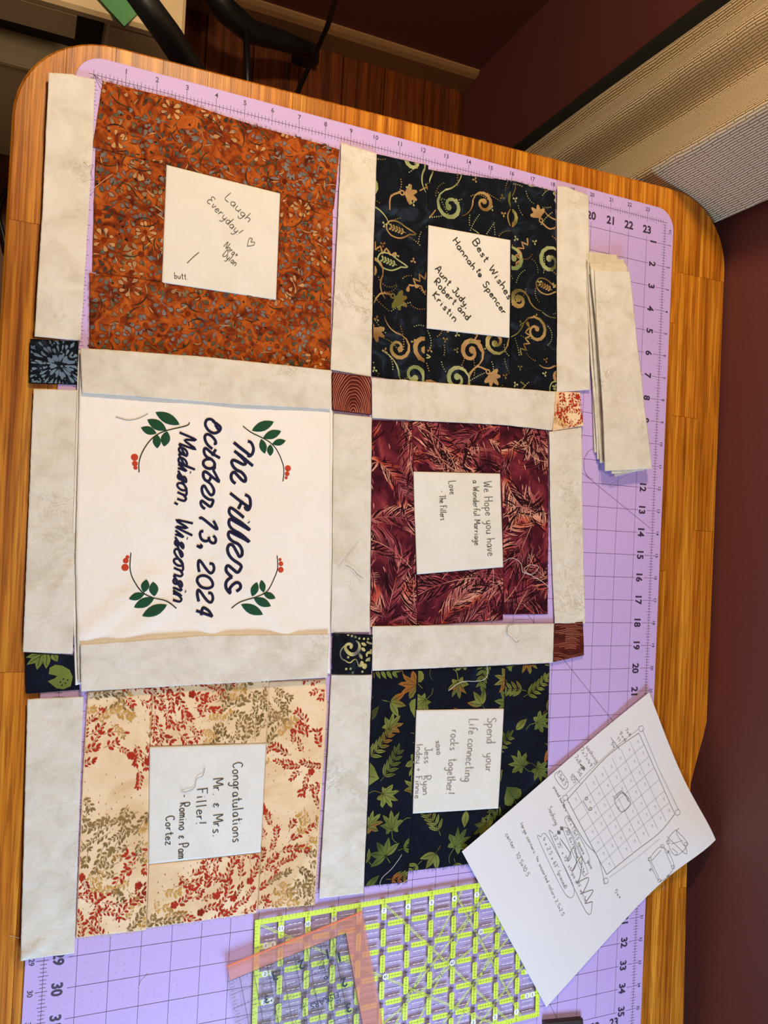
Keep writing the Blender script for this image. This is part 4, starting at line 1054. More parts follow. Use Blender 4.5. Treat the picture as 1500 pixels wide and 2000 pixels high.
T1 = '1215,210 1250,225 1272,280 1262,330 1235,355 1215,345/1240,350 1160,290 1078,222/1268,450 1180,378 1085,305/1120,335 1175,385 1198,425 1170,435 1110,405 1075,395 1060,415 1075,455 1110,490 1160,515 1195,560 1194,600 1165,592 1120,545 1085,512 1060,530 1055,565 1070,600 1098,622/1190,730 1235,760 1244,830 1225,877 1200,872 1190,845/1225,850 1180,820 1120,775 1045,715/1165,790 1125,870/1175,955 1100,890 1050,860 1034,890 1045,925 1085,962 1150,1005 1236,1076 1180,1045 1085,990 1045,970 1031,1000 1042,1040 1080,1078 1150,1120 1230,1192 1170,1157 1080,1112 1040,1092 1026,1120 1038,1155 1075,1190 1125,1215 1158,1265 1160,1318 1135,1335 1110,1290 1070,1225 1035,1222 1018,1260 1030,1310 1070,1362 1150,1420 1142,1465 1115,1490 1075,1460 1030,1425 1008,1440 1010,1480 1040,1515 1065,1535/1065,1535 1025,1560 1003,1600 1010,1650 1045,1692 1042,1650 1072,1610 1110,1588 1142,1605 1143,1645 1105,1675/1222,995 1228,1003'
T2 = '905,45 880,10 850,-5 815,5 803,50 835,105 890,132 938,112 950,75 920,45 885,20 870,12/900,50 925,90 950,112/885,235 905,232 898,200 860,158 820,142 798,165 805,210 830,250 870,285/945,375 870,330 810,280 790,295 795,335 820,368/905,290 868,352/820,368 858,385 890,420 890,455 855,477 815,472 785,445 783,410 810,388 850,385/890,430 893,470 880,490 905,540 936,606 870,560 805,510 780,522 785,570 815,598 845,588 850,560/815,598 850,625 882,675 882,720 855,735 820,690 790,645 768,665 772,710 795,748 840,778 878,785 870,825 850,848 808,818 768,792 758,815 772,848 800,870/748,968 775,962 910,1068 905,1030 882,985/882,1130 905,1162 900,1198 872,1203 845,1178 838,1142 838,1172 805,1185 768,1165 752,1120 762,1092 785,1088/752,1218 770,1235 755,1247 722,1226/845,1405 878,1410 890,1455 872,1492 845,1492 808,1450 765,1388 742,1375 735,1420 745,1485/770,1520 732,1540 725,1580 760,1628 820,1645 868,1630 876,1595 850,1550 810,1525 768,1520/830,1690 862,1695 877,1740 862,1778 832,1775 795,1735 752,1675 728,1662 722,1705 735,1770/868,1918 835,1865 785,1832 768,1850 760,1905/868,1918 800,1892 710,1862'
raised([smooth_line(s, 4) for s in Z5(T1)], 'embroidered_lettering', NAVYTHREAD, .0031, .0010)
raised([smooth_line(s, 4) for s in Z5(T2)], 'embroidered_lettering', NAVYTHREAD, .0028, .0009)
A, B = at(350.5, 845, .006), at(336.7, 1173, .006)
raised(layout('Madison, Wisconsin', A, B, .0072, 3, .02, .32, True), 'embroidered_lettering', NAVYTHREAD, .0023, .0008)
def zc(p): return at(130 + p[0]/2.83, 670 + p[1]/2.83, .006)
SPR = [
 ([(678, 440), (660, 458), (540, 488), (470, 530), (420, 600), (400, 660), (400, 715)], [(490, 382, 625, 452, 42), (445, 423, 552, 482, 40), (410, 467, 497, 500, 32), (500, 583, 497, 503, 32), (537, 573, 555, 487, 36)], [(375, 632, 19), (377, 667, 15), (380, 690, 11)]),
 ([(973, 460), (1020, 495), (1110, 540), (1160, 590), (1195, 670), (1200, 720), (1195, 765)], [(1022, 485, 1145, 435, 40), (1085, 525, 1185, 487, 36), (1135, 558, 1210, 540, 28), (1095, 612, 1075, 530, 32), (1125, 625, 1125, 560, 28)], [(1222, 693, 18), (1218, 723, 14), (1213, 745, 9)]),
 ([(605, 1465), (550, 1425), (470, 1405), (410, 1370), (365, 1300), (350, 1240), (355, 1160)], [(415, 1508, 553, 1445, 42), (370, 1460, 485, 1408, 38), (342, 1413, 430, 1385, 30), (440, 1305, 425, 1378, 32), (475, 1318, 485, 1400, 36)], [(323, 1240, 19), (327, 1203, 15), (336, 1183, 10)]),
 ([(910, 1465), (960, 1430), (1050, 1400), (1110, 1365), (1150, 1290), (1165, 1240), (1162, 1175)], [(1083, 1500, 962, 1443, 40), (1125, 1453, 1030, 1408, 36), (1152, 1410, 1082, 1380, 28), (1048, 1320, 1022, 1400, 32), (1072, 1308, 1085, 1378, 28)], [(1182, 1253, 17), (1183, 1220, 14), (1178, 1197, 9)])]
def dome(mb, c, outline, z, h, rings=3):
    n = len(outline); vs = []
    for r_i in range(rings):
        k = 1 - r_i/rings; zz = h*(1-k*k)
        for x, y in outline: X, Y = c[0]+(x-c[0])*k, c[1]+(y-c[1])*k; vs.append((X, Y, z(X, Y) + .00015 + zz))
    vs.append((c[0], c[1], z(*c) + .00015 + h))
    fs = [(r_i*n+i, r_i*n+(i+1) % n, (r_i+1)*n+(i+1) % n, (r_i+1)*n+i) for r_i in range(rings-1) for i in range(n)]
    fs += [((rings-1)*n+i, (rings-1)*n+(i+1) % n, rings*n) for i in range(n)]
    mb.add(vs, fs)
for stem, leaves, berries in SPR:
    raised([smooth_line([zc(p) for p in stem], 5)], 'embroidered_stem', STEMTHREAD, .0011, .0006)
    for x0, y0, x1, y1, w_ in leaves:
        a, b = zc((x0, y0)), zc((x1, y1)); L = math.dist(a, b); an = math.atan2(b[1]-a[1], b[0]-a[0]); h = w_/2.83*math.dist(at(400, 1000, .006), at(401, 1000, .006))*.70
        ca, sa = math.cos(an), math.sin(an); mb = MB()
        for sg in (-1, 1):
            o_ = [(t*L, -.00025*sg) for t in (0,)] + [(t*L, sg*h*math.sin(math.pi*t**1.0)**.85) for t in (.08, .2, .35, .5, .65, .8, .92)] + [(L, -.00025*sg)]
            ol2 = [(a[0] + ca*u - sa*v, a[1] + sa*u + ca*v) for u, v in o_]
            if sg > 0: ol2 = ol2[::-1]
            cc_ = (a[0] + ca*.5*L - sa*sg*h*.45, a[1] + sa*.5*L + ca*sg*h*.45); dome(mb, cc_, ol2, front.zf, .0007, 3)
        mb.build('embroidered_leaf', GREENTHREAD, front.o, smooth=True)
    for x, y, r_i in berries:
        c = zc((x, y)); rr2 = r_i/2.83*math.dist(at(400, 1000, .006), at(400, 1001, .006)); mb = MB()
        dome(mb, c, [(c[0] + rr2*math.cos(.4488*k), c[1] + rr2*math.sin(.4488*k)) for k in range(14)], front.zf, .0008, 3); mb.build('embroidered_berry', REDTHREAD, front.o, smooth=True)
strip('cream strip lying across the top edge of the embroidered panel', ((156.5, 680), (646.6, 723.7), (645, 800), (160, 768)), {0: [(400, 697)], 2: [(460, 791), (300, 778)]}, z=.0066, group=GS, seed=61, amp=.0012)
strip('cream strip lying across the bottom edge of the embroidered panel', ((156.5, 1258), (643, 1238), (638.8, 1323), (158, 1350)), {0: [(270, 1250), (398, 1240)]}, z=.0066, group=GS, seed=62, amp=.0014)

# spare strips in a loose stack (bottom first)
ST = [
 (((1147, 492), (1204, 499), (1215, 880), (1160, 884)), 'lowest cream strip of the spare stack on the mat'),
 (((1144, 515), (1200, 512), (1222, 888), (1166, 897)), 'second lowest cream strip of the spare stack'),
 (((1146, 508), (1208, 506), (1228, 893), (1171, 905)), 'cream strip in lower middle of the spare stack'),
 (((1151, 512), (1218, 507), (1240, 900), (1180, 905)), 'cream strip in the middle of the spare stack'),
 (((1152, 517), (1221, 516), (1266, 915), (1200, 931)), 'cream strip poking out below the spare stack, third from top'),
 (((1153, 527), (1224, 520), (1258, 919), (1194, 926)), 'cream strip second from top of the spare stack'),
 (((1161, 527), (1228, 531), (1273, 916), (1182, 920)), 'topmost cream strip of the spare stack, widening at its lower end')]
for i, (cn, lb) in enumerate(ST):
    md = {1: [(1 * (cn[1][0] + (cn[2][0]-cn[1][0])*.30), cn[1][1] + 130), (cn[1][0] + (cn[2][0]-cn[1][0])*.66, cn[1][1] + 270)], 3: [(cn[3][0] + (cn[0][0]-cn[3][0])*(.35 + .05*math.sin(i*2)), cn[0][1] + 250), (cn[3][0] + (cn[0][0]-cn[3][0])*(.70 + .1*math.sin(i*1.3)), cn[0][1] + 110)]}
    if i < 3: md.pop(1)
    strip(lb, cn, md, z=.0018 + i*.0023, group='spare cream strips stacked on the mat', name='fabric_strip', seed=70 + i, amp=.0016, wl=15, th=.0017)

# ------------------------------------------------------------------ loose threads
def thread(label, pix, col, z, rad=.00022, zf=None):
    mb = MB(); p = smooth_line([at(a, b, z) for a, b in pix], 6)
    mb.tube([(x, y, (zf(x, y) + rad + .0003) if zf else TZ + z + .0004*math.sin(i*.9)) for i, (x, y) in enumerate(p)], rad, 5, col)
    tag(mb.build('loose_thread', THREADM, smooth=True), label, 'thread', 'loose sewing threads')
def zoomp(s, ox, oy, k): return [(ox + float(p.split(',')[0])/k, oy + float(p.split(',')[1])/k) for p in s.split()]
WH, GY = (.75, .72, .66), (.16, .15, .14)
thread('long pale thread curling over the top of the olive leaf block', zoomp('1053,55 1060,110 1040,150 980,162 900,165 815,220', 620, 1280, 3.191), WH, MZ + .0034, .00028)
thread('pale thread trailing off the lower left corner of the leaf block', zoomp('525,1240 480,1310 410,1380 390,1420 410,1460 480,1450 560,1400', 620, 1280, 3.191), WH, MZ + .0040)
thread('tangled pale thread on the right side of the maroon block', zoomp('1010,1020 1060,1000 1110,1030 1120,1080 1180,1090 1210,1050 1160,1040 1130,1070 1190,1110 1240,1140 1280,1180', 640, 750, 2.941), WH, MZ + .0034)
thread('dark thread hooked on the strip above the leaf block', zoomp('1160,1355 1090,1355 1040,1385 1030,1430 1060,1460 1085,1485 1100,1470', 640, 750, 2.941), GY, MZ + .0060)
thread('short dark thread on the strip right of the panel', zoomp('105,1040 140,1060 170,1090 200,1115', 640, 750, 2.941), GY, MZ + .0068)
thread('fine pale thread loop on the strip right of the panel', zoomp('175,900 130,960 90,1010 60,1050', 640, 750, 2.941), (.4, .36, .33), MZ + .0068, .00015)
thread('thin dark thread curved on the upper left of the panel', zoomp('272,408 340,425 400,415 450,390', 130, 670, 2.83), (.12, .10, .09), MZ + .0050, .0002, front.zf)
thread('fine grey thread on the Congratulations square', zoomp('750,545 740,590 705,610 690,660 640,683 615,675', 140, 1310, 2.885), GY, MZ + .0036, .00018)
thread('pale thread at the left edge of the orange block', zoomp('20,700 80,650 150,600', 170, 140, 3), (.6, .45, .3), MZ + .0036, .0002)
thread('grey thread curl beside the strip left of the orange block', [(163, 316), (172, 325), (182, 322), (178, 335), (182, 350), (188, 345)], (.25, .2, .18), MZ + .0050, .00018)
thread('dark thread coil on the mat left of the spare stack', zoomp('320,1410 240,1450 190,1530 170,1580 165,1700 210,1830 300,1890', 1120, 700, 8), (.16, .09, .16), MZ + .0004, .0002)
thread('pale thread hanging off the bottom of the spare stack', zoomp('870,1820 760,1870 660,1930 580,1985', 1120, 700, 8), (.6, .5, .42), MZ + .0030, .0002)
thread('short white thread on the mat near the lower left', zoomp('870,462 835,490 815,530 812,555', 0, 1750, 3), (.7, .66, .75), MZ + .0005, .0002)
thread('short pale thread between the lower left strip and table edge', [(18, 1827), (30, 1830), (42, 1833)], (.6, .5, .4), .0006, .0002)

# frayed threads along torn edges
def fray(fab, side, n, ln, col, name='frayed_edge', seed=1):
    r = random.Random(seed); mb = MB(); P_ = fab.side[side]; c = (sum(p[0] for p in fab.T)/4, sum(p[1] for p in fab.T)/4)
    for _ in range(n):
        t = r.random(); p = polyat(P_, t); q = polyat(P_, min(1, t + .01)); q2 = polyat(P_, max(0, t-.01)); dx, dy = q[0]-q2[0], q[1]-q2[1]; l = math.hypot(dx, dy) or 1; nx, ny = dy/l, -dx/l
        if (p[0]-c[0])*nx + (p[1]-c[1])*ny < 0: nx, ny = -nx, -ny
        L = ln*r.uniform(.3, 1.3); k = r.uniform(-.5, .5); pts = [(p[0]-nx*.0006, p[1]-ny*.0006), (p[0]+nx*L*.5 + dx/l*L*k*.5, p[1]+ny*L*.5 + dy/l*L*k*.5), (p[0]+nx*L + dx/l*L*k*1.6, p[1]+ny*L + dy/l*L*k*1.6)]
        z = fab.zf(*p) - .0002
        mb.tube([(a, b, z - i*.0002) for i, (a, b) in enumerate(pts)], .00011, 3, col)
    tag(mb.build(name, THREADM, fab.o), kind='stuff')
PCH, OR, BL, MR = lin((235, 210, 170)), lin((150, 66, 20)), lin((20, 28, 44)), lin((90, 30, 50))
fray(FABL[14][0], 2, 90, .0022, PCH, seed=1); fray(FABL[14][0], 3, 200, .0016, lin((150, 110, 130)), seed=2); fray(FABL[14][2], 2, 120, .0022, PCH, seed=3); fray(FABL[14][3], 1, 200, .0018, PCH, seed=4); fray(FABL[14][3], 2, 70, .0018, PCH, seed=5)
fray(FABL[11][0], 0, 120, .0024, lin((90, 50, 60)), seed=6); fray(FABL[11][3], 3, 60, .0015, OR, seed=7); fray(FABL[12][1], 0, 50, .0016, BL, seed=8); fray(FABL[12][3], 0, 40, .0016, BL, seed=9)
fray(FABL[13][3], 1, 200, .0014, MR, seed=10); fray(FABL[15][0], 2, 50, .0020, BL, seed=11); fray(FABL[15][2], 2, 60, .0030, BL, seed=12)

# ------------------------------------------------------------------ rulers
def clear_mat(name, tint, alpha, rough=.12, dcol=None):
    t = NT(name); n = t.n; n.remove(t.b); out_ = n['Material Output']
    tr = t.new('ShaderNodeBsdfTransparent'); tr.inputs[0].default_value = (*tint, 1); gl = t.new('ShaderNodeBsdfGlossy'); gl.inputs['Roughness'].default_value = rough
    di = t.new('ShaderNodeBsdfDiffuse'); di.inputs[0].default_value = (*(dcol or tint), 1)
    m1 = t.new('ShaderNodeMixShader'); m1.inputs[0].default_value = alpha; t.l(tr.outputs[0], m1.inputs[1]); t.l(di.outputs[0], m1.inputs[2])
    m2 = t.new('ShaderNodeMixShader'); m2.inputs[0].default_value = .035; t.l(m1.outputs[0], m2.inputs[1]); t.l(gl.outputs[0], m2.inputs[2]); t.l(m2.outputs[0], out_.inputs[0])
    return t.m
ACRYL = clear_mat('clear_acrylic', (.985, .99, .985), .03)
ORANGEACR = clear_mat('frosted_orange_acrylic', (1.0, .80, .74), .24, .3, (1.0, .55, .42))
LIME = plain('lime_print', lin((214, 236, 66)), .5)
WHITEP = plain('white_print', (.85, .86, .84), .5)
BLACKP = plain('black_print', (.015, .015, .018), .5)
ORL = plain('orange_line_print', (.95, .16, .03), .5)
# 6 x 12 inch ruler with lime bands
gr = empty('quilting_ruler', (*at(780, 1860, .003), TZ + MZ), 'clear quilting ruler with lime green grid bands on the lower mat', 'ruler')
GZ0, GZ1 = MZ + .0008, MZ + .0036
o0 = at(498, 1797, GZ1); o1 = at(1053, 1985, GZ1); tx = at(930, 1725, GZ1)
an = math.atan2(tx[1]-o0[1], tx[0]-o0[0]); ex = (math.cos(an), math.sin(an)); ey = (math.sin(an), -math.cos(an))
dx, dy = o1[0]-o0[0], o1[1]-o0[1]; GW = dx*ex[0] + dy*ex[1]; GH = dx*ey[0] + dy*ey[1]
def g(u, v): return (o0[0] + ex[0]*u + ey[0]*v, o0[1] + ex[1]*u + ey[1]*v)
mb = MB(); mb.prism(ccw([g(0, 0), g(GW, 0), g(GW, GH), g(0, GH)]), TZ + GZ0, TZ + GZ1, .0003); under(mb.build('acrylic_sheet', ACRYL), gr)
lz = TZ + GZ1 + .00008
lime = MB(); blk = MB(); wht = MB()
def gb(mb, u0, v0, u1, v1, z): mb.add([(*g(u0, v0), z), (*g(u0, v1), z), (*g(u1, v1), z), (*g(u1, v0), z)], [(0, 1, 2, 3)])
def gs(mb, a, b, wd, z): seg(mb, g(*a), g(*b), wd, z)
bw = .0052; ew = .0050
U = [(.96 + k)*IN for k in range(12) if (.96 + k)*IN < GW - ew]; V = [(.98 + k)*IN for k in range(6) if (.98 + k)*IN < GH - ew]
gb(lime, 0, 0, GW, ew, lz); gb(lime, 0, GH - ew, GW, GH, lz); gb(lime, 0, ew, ew, GH - ew, lz); gb(lime, GW - ew, ew, GW, GH - ew, lz)
gap = .0042
def octo(u0, v0, u1, v1, c, z):
    P_ = [(u0 + c, v0), (u1 - c, v0), (u1, v0 + c), (u1, v1 - c), (u1 - c, v1), (u0 + c, v1), (u0, v1 - c), (u0, v0 + c)]
    lime.add([(*g(*p), z) for p in P_], [tuple(range(7, -1, -1))])
EV = [ew - .001] + V + [GH - ew + .001]; EU = [ew - .001] + U + [GW - ew + .001]
for u in U:
    for a, b in zip(EV[:-1], EV[1:]): octo(u - bw/2, a + (gap if a in V else 0), u + bw/2, b - (gap if b in V else 0), .0012, lz + 2e-5)
for v in V:
    for a, b in zip(EU[:-1], EU[1:]): octo(a + (gap if a in U else 0), v - bw/2, b - (gap if b in U else 0), v + bw/2, .0012, lz + 2e-5)
bz = lz + 6e-5
for u in U:
    gs(blk, (u, 0), (u, GH), .00024, bz)
    k = 1
    while k*IN/8 < GH:
        h = .0012 if k % 2 else .0018; gs(blk, (u - h, k*IN/8 - .0008), (u + h, k*IN/8 - .0008), .00022, bz); k += 1
    for v in V:
        for a in range(4):
            c_, s_ = math.cos(a*math.pi/4)*.0024, math.sin(a*math.pi/4)*.0024; gs(blk, (u - c_, v - s_), (u + c_, v + s_), .0002, bz)
for v in V:
    gs(blk, (0, v), (GW, v), .00024, bz); k = 1
    while k*IN/8 < GW:
        h = .0012 if k % 2 else .0018; gs(blk, (k*IN/8, v - h), (k*IN/8, v + h), .00022, bz); k += 1
k = 1
while k*IN/8 < GW: h = .0018 if k % 2 else .003; gs(blk, (k*IN/8, 0), (k*IN/8, h), .0002, bz); gs(blk, (k*IN/8, GH), (k*IN/8, GH - h), .0002, bz); k += 1
k = 1
while k*IN/8 < GH: h = .0018 if k % 2 else .003; gs(blk, (0, k*IN/8), (h, k*IN/8), .0002, bz); gs(blk, (GW, k*IN/8), (GW - h, k*IN/8), .0002, bz); k += 1
for a, b in zip(EU[:-1], EU[1:]):
    for c, d in zip(EV[:-1], EV[1:]):
        m0, m1 = a + (b-a)*.25, b - (b-a)*.22
        for t in (.25, .5, .75): 
            vv = c + (d-c)*t; L3 = (m1 - m0)/3
            for q in range(3): gs(wht, (m0 + q*L3 + .0004, vv), (m0 + (q+1)*L3 - .0004, vv), .00055, lz + 3e-5)
        for t in (.375, .625): gs(blk, (m0 - .001, c + (d-c)*t), (m1 + .001, c + (d-c)*t), .00018, bz)
def clipseg(a, b):
    t0, t1 = 0, 1; dx, dy = b[0]-a[0], b[1]-a[1]
    for p, q in ((-dx, a[0]), (dx, GW - a[0]), (-dy, a[1]), (dy, GH - a[1])):
        if abs(p) < 1e-9:
            if q < 0: return None
        elif p < 0: t0 = max(t0, q/p)
        else: t1 = min(t1, q/p)
    return ((a[0]+dx*t0, a[1]+dy*t0), (a[0]+dx*t1, a[1]+dy*t1)) if t0 < t1 else None
diag = [((ew, ew), 30), ((U[4], ew), 45), ((U[7], ew), 60), ((U[5], V[3] if len(V) > 3 else V[-1]), -45), ((U[4], GH), -60), ((U[7], GH), -60), ((U[8], GH), -45), ((U[6], GH), -45), ((U[2], GH), -30), ((U[5], GH), -60)]
for (p, a) in diag:
    e = (p[0] + math.cos(math.radians(a))*.4, p[1] + math.sin(math.radians(a))*.4); s_ = clipseg(p, e)
    if s_:
        nx, ny = -math.sin(math.radians(a))*.0007, math.cos(math.radians(a))*.0007
        for k in (-1, 1): gs(lime, (s_[0][0] + nx*k, s_[0][1] + ny*k), (s_[1][0] + nx*k, s_[1][1] + ny*k), .00055, lz + 5e-5); gs(blk, (s_[0][0] + nx*k*1.7, s_[0][1] + ny*k*1.7), (s_[1][0] + nx*k*1.7, s_[1][1] + ny*k*1.7), .0001, lz + 5e-5)
num = MB()
def badge(u, v, t_, r_b=.0030):
    c = g(u, v); wht.add([(c[0] + r_b*math.cos(k*.5236), c[1] + r_b*math.sin(k*.5236), bz + 4e-5) for k in range(12)], [tuple(range(12))])
    letter(num, t_, c, .0030, ex, bz + 9e-5, .01)
for k, u in enumerate(U): badge(u, .46*IN, str(11 - k) if 11 - k > 0 else '0'); badge(u, GH - .42*IN, str(11 - k) if 11 - k > 0 else '0')
for k, v in enumerate(V): badge(.42*IN, v, str(k + 1)); badge(.42*IN + .0064, v, str(6 - k)); badge(GW - .36*IN, v, str(k + 1)); badge(GW - .36*IN - .0064, v, str(6 - k))
badge(U[4] + .0035, V[2], '45'); badge(U[7] - .0005, V[2], '60'); badge(U[8] + .006, V[1], '30')
under(lime.build('lime_bands', LIME), gr); under(blk.build('tick_marks', BLACKP), gr); under(wht.build('white_dashes', WHITEP), gr); under(num.build('numerals', BLACKP), gr)

# small square ruler with orange frosted lip, upside down on the first one
SZ0 = GZ1 + .0006; SZ1 = SZ0 + .0026
sr = empty('square_ruler', (*at(590, 1900, .003), TZ + SZ0), 'small clear square ruler with orange lip lying on the lime ruler', 'ruler')
c0 = at(675, 1823, SZ1); l0 = at(468, 1908, SZ1); an = math.atan2(l0[1]-c0[1], l0[0]-c0[0]); hx = (math.cos(an), math.sin(an)); hy = (-hx[1], hx[0])   # hx leftwards, hy down
if hy[1] > 0: hy = (-hy[0], -hy[1])
def h_(u, v): return (c0[0] + hx[0]*u + hy[0]*v, c0[1] + hx[1]*u + hy[1]*v)
OB = .020; SW = 4.5*IN
def hp(u0, v0, u1, v1): return ccw([h_(u0, v0), h_(u1, v0), h_(u1, v1), h_(u0, v1)])
mb = MB(); mb.prism(hp(0, 0, SW - .001, SW - .001), TZ + SZ0, TZ + SZ1, .0003); under(mb.build('acrylic_sheet', ACRYL), sr)
mb = MB(); mb.prism(hp(-OB, -OB + .006, SW - .004, -.0002), TZ + SZ0, TZ + SZ1, .0003); mb.prism(hp(-OB, 0, -.0002, SW - .001), TZ + SZ0, TZ + SZ1, .0003); tag(under(mb.build('orange_lip', ORANGEACR), sr), 'frosted orange lip')
mb = MB(); z2 = TZ + SZ1 + .0001
seg(mb, h_(-OB + .001, -OB + .0065), h_(SW - .004, -OB + .0065), .0009, z2); under(mb.build('orange_line', ORL), sr)
mb = MB(); mb.prism(hp(-OB + .001, -OB + .001, SW, -OB + .0055), TZ + SZ0, TZ + SZ1, .0003); under(mb.build('clear_edge', ACRYL), sr)
k2 = MB()
def hs(a, b, wd=.00026): seg(k2, h_(*a), h_(*b), wd*1.4, z2)
hs((0, 0), (SW - .002, 0), .0003); hs((0, 0), (0, SW - .002), .0003)
for k in range(1, 9):
    hs((k*IN/2, 0), (k*IN/2, SW - .002)); 
    if k % 2 == 0 or True: hs((0, k*IN/2), (SW - .002, k*IN/2), .0002 if k % 2 else .00026)
for k in range(1, 36):
    l = .0045 if k % 2 == 0 else .003
    hs((k*IN/8, 0), (k*IN/8, l*.6), .0002); hs((0, k*IN/8), (l, k*IN/8), .0002); hs((SW - .003, k*IN/8), (SW - .003 - l, k*IN/8), .0002)
    for m_ in (1, 2, 3): hs((k*IN/8, m_*IN - .0012), (k*IN/8, m_*IN + .0012), .00018); hs((m_*IN - .0012, k*IN/8), (m_*IN + .0012, k*IN/8), .00018)
for a in (30, 45, 60):
    L = (SW - .004)/max(math.cos(math.radians(a)), math.sin(math.radians(a))); hs((0, 0), (L*math.cos(math.radians(a)), L*math.sin(math.radians(a))), .00024)
def ht(t_, u, v, h, b=.02): letter(k2, t_, h_(u, v), h, hx, z2 + 1e-5, b, upv=hy)
for k in (1, 2, 3): ht(str(k), k*IN - .005, .012, .0095, .03)
for k in (1, 2, 3, 4): ht(str(k), .010, k*IN - .006, .0095, .03)
ht('3', 3*IN + .006, .030, .0075, .03); ht('30', 1.1*IN, .86*IN, .0040); ht('45', 1.0*IN, 1.32*IN, .0040); ht('60', .72*IN, 2.35*IN, .0040); ht('3', .75*IN, .80*IN, .0034); ht('2', 1.5*IN, 1.75*IN, .0034)
ht('FISKARS', 1.22*IN, 2.12*IN, .0058, .012)
under(k2.build('printed_scale', BLACKP), sr)

# black bar peeping in at the bottom of the mat
bk = MB(); bk.prism(ccw([at(1062, 1995, .006), at(1137, 1988, .006), at(1142, 2040, .006), at(1064, 2048, .006)]), TZ + MZ + .0001, TZ + MZ + .006, .001)
tag(bk.build('black_bar', plain('brown_black_plastic', (.03, .018, .016), .5)), 'small dark bar at the bottom edge of the mat near 23', 'bar')

# ------------------------------------------------------------------ sketch sheet
PAPER = NT('white_paper'); PAPER = PAPER.fin(PAPER.mix(PAPER.noise(PAPER.coord(), 12, 2), (.71, .68, .66), (.75, .72, .70)), .75, PAPER.bump(PAPER.noise(PAPER.coord(), 500, 3), .08, .0003))
pz0 = .0075
pc = [at(1267, 1352, pz0), at(1397, 1640, .024), at(1067, 1967, pz0), at(902, 1663, pz0)]
def paper_h(x, y):
    # rests on the ruler at its lower left and sags towards the far corner; slight curl near the right corner
    u = (x - pc[3][0]); v = (y - pc[2][1])
    d = math.dist((x, y), pc[1]); return TZ + pz0 - .0010 + .0175*math.exp(-(d/.055)**2) + .0012*math.sin(u*18 + v*7) + .0015*math.exp(-(math.dist((x, y), pc[0])/.04)**2)
mb = MB(); N1, N2 = 36, 28; vs = []
for s_ in (0, 1):
    for a in range(N1 + 1):
        for b in range(N2 + 1):
            s, t = a/N1, b/N2
            x = (1-s)*((1-t)*pc[0][0] + t*pc[3][0]) + s*((1-t)*pc[1][0] + t*pc[2][0]); y = (1-s)*((1-t)*pc[0][1] + t*pc[3][1]) + s*((1-t)*pc[1][1] + t*pc[2][1])
            vs.append((x, y, paper_h(x, y) - s_*.00015))
N = (N1+1)*(N2+1); fs = []
for a in range(N1):
    for b in range(N2): q = (a*(N2+1)+b, (a+1)*(N2+1)+b, (a+1)*(N2+1)+b+1, a*(N2+1)+b+1); fs.append(q[::-1]); fs.append(tuple(i+N for i in q))
mb.add(vs, fs); ps = mb.build('sketch_sheet', PAPER, smooth=True); tag(ps, 'white paper sheet with pencil quilt plan and notes on the mat', 'paper')
def p5(a, b): return (900 + a/2.885, 1340 + b/2.885)
def p4(a, b): return (1040 + a/4.167, 1380 + b/4.167)
ex_ = []
def onp(a, b, z):
    p = at(a, b, pz0)
    for _ in range(4): p = at(a, b, paper_h(*p) - TZ)
    return p
def LN(pts, wd=.00030, f=p5): ex_.append(([f(*p) for p in pts], wd))
Aq, Bq, Cq, Dq = (1003, 265), (1205, 720), (822, 1062), (600, 640)
lp = lambda p, q, t: (p[0] + (q[0]-p[0])*t, p[1] + (q[1]-p[1])*t)
LN([Aq, lp(Aq, Bq, .35), lp(Aq, Bq, .7), Bq], .0005); LN([(1022, 245), (1228, 700)]); LN([Dq, lp(Dq, Cq, .4), Cq], .0006); LN([Aq, (880, 350), (780, 440), Dq], .0005); LN([Bq, (1115, 830), (985, 930), Cq], .0005)
LN([(1003, 240), (830, 380), (590, 610)]); LN([(585, 640), (590, 690), (700, 880), (770, 960), (810, 1110)], .0005); LN([(835, 1080), (1000, 960), (1120, 860)], .0002)
for c in ((1015, 240), (1220, 712), (815, 1098), (587, 630)): LN([(c[0]-14, c[1]-8), (c[0]+8, c[1]-16), (c[0]+15, c[1]+6), (c[0]-6, c[1]+16), (c[0]-14, c[1]-8)], .0004)
for k in range(1, 7): LN([lp(Aq, Bq, k/7), lp(Dq, Cq, k/7)], .00022)
for k in range(1, 8): LN([lp(Aq, Dq, k/8), lp(Bq, Cq, k/8)], .00022)
r = random.Random(4)
for i in range(7):
    for j in range(8):
        c = lp(lp(Aq, Bq, (i+.5)/7), lp(Dq, Cq, (i+.5)/7), (j+.35)/8); k = r.random()
        if k < .85: LN([(c[0]-7, c[1]-3), (c[0]+2, c[1]-7), (c[0]-2, c[1]+3), (c[0]+7, c[1]+5)], .00022)
LN([(905, 590), (957, 655), (905, 710), (864, 636), (905, 590)], .0006); LN([(868, 640), (910, 602), (950, 655)], .0006)
for c in ((707, 634), (730, 692)): LN([(c[0]-6, c[1]-6), (c[0]+6, c[1]-6), (c[0]+6, c[1]+6), (c[0]-6, c[1]+6), (c[0]-6, c[1]-6)], .0006)
LN([(690, 650), (720, 700)], .0005)
for q in ([(1058, 975), (1135, 905), (1200, 1018), (1120, 1098), (1058, 975)], [(1075, 985), (1128, 925)], [(1145, 915), (1190, 1020)], [(1070, 985), (1115, 1080)], [(1210, 810), (1275, 890), (1210, 955), (1165, 872), (1210, 810)], [(1160, 845), (1215, 900), (1265, 945), (1270, 920), (1215, 830), (1230, 800)], [(1185, 890), (1250, 870)], [(1190, 915), (1220, 940), (1210, 950)]): LN(q, .0004)
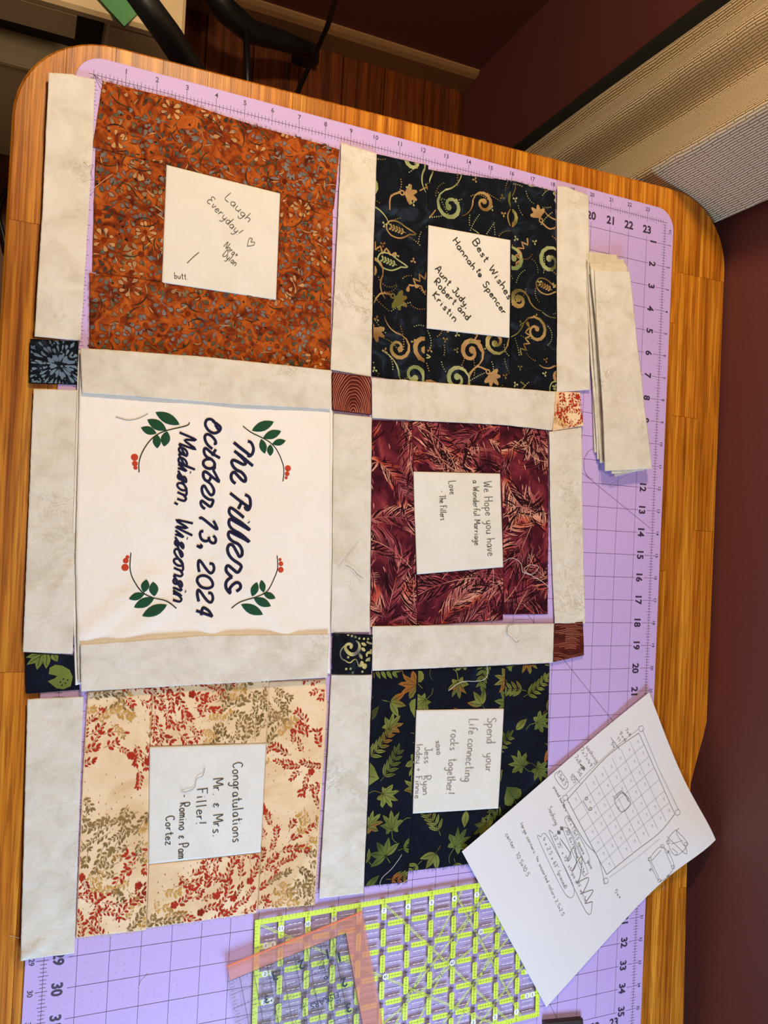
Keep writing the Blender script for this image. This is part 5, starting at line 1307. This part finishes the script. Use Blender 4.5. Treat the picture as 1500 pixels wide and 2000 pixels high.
for c in ((1135, 903), (1195, 1020), (1118, 1096), (1063, 975), (1167, 880), (1268, 890)): LN([(c[0]-9, c[1]-6), (c[0]+6, c[1]-9), (c[0]+10, c[1]+5), (c[0]-6, c[1]+9), (c[0]-9, c[1]-6)], .0004)
LN([(560, 475), (605, 545), (580, 580), (527, 508), (560, 475)], .0004); LN([(635, 500), (672, 548)], .0004); LN([(845, 290), (895, 358)], .0005)
LN([(600, 730), (585, 750), (600, 790), (690, 985), (715, 985), (720, 955), (640, 790), (600, 730)], .0004)
LN([(595, 800), (580, 820), (680, 1050), (705, 1060), (710, 1030), (625, 830), (595, 800)], .0004)
LN([(450, 850), (440, 870), (590, 1175), (635, 1130), (490, 850), (450, 850)], .0004); LN([(520, 830), (508, 850), (705, 1272), (742, 1215)], .0005)
LN([(560, 860), (620, 950), (600, 985), (640, 900), (650, 1000), (625, 1045), (680, 960), (670, 1080), (650, 1110), (720, 1080), (690, 1160), (675, 1170), (745, 1150), (710, 1210), (700, 1225), (740, 1215)], .0007)
for c in ((568, 802), (552, 825)):
    LN([(c[0]-9, c[1]-7), (c[0]+7, c[1]-5), (c[0]-8, c[1]), (c[0]+9, c[1]+2), (c[0]-7, c[1]+6), (c[0]+8, c[1]+8)], .0011)
LN([(672, 440), (700, 465), (675, 458), (697, 475)], .0011)
TX = [('sashing', (703, 345), (762, 436), 12), ('7x7=49', (672, 358), (728, 458), 10), ('7x8=', (640, 400), (672, 455), 10), ('56', (655, 480), (672, 512), 10), ('105', (612, 512), (640, 550), 11), ('1.5x8.5', (540, 495), (583, 562), 10),
      ('pieced borders', (521, 572), (590, 705), 8), ('Sashing:', (490, 690), (535, 795), 13), ('50 x 1.5x1.5 square', (598, 742), (688, 950), 8), ('done', (712, 992), (732, 1032), 9), ('30 6x7 none white', (590, 815), (690, 1055), 9),
      ('22.75" x 15" strips off white', (520, 845), (700, 1215), 9), ('4 x 2.5 x 63" (pieced)', (460, 862), (585, 1145), 10), ('large corners: 4x assorted colors 2.5x2.5', (335, 778), (570, 1298), 9), ('center: 10.5x10.5', (250, 838), (372, 1075), 11), ('5xx', (865, 1160), (895, 1200), 9),
      ('7x8', (925, 245), (950, 285), 7), ('5x6', (893, 265), (925, 315), 7), ('11', (878, 295), (890, 315), 7), ('54', (845, 325), (860, 350), 7), ('8"', (1060, 1035), (1072, 1055), 7), ('8"', (1158, 1070), (1168, 1090), 7), ('1.5', (1125, 1120), (1140, 1148), 7), ('5"', (1160, 935), (1175, 955), 6)]
write('pencil_drawing', [(t_, p5(*a), p5(*b), h/2.885) for t_, a, b, h in TX], paper_h, PENCIL, ps, .00042, eps=.0003, extra=[(s, w_) for s, w_ in ex_], pj=onp)
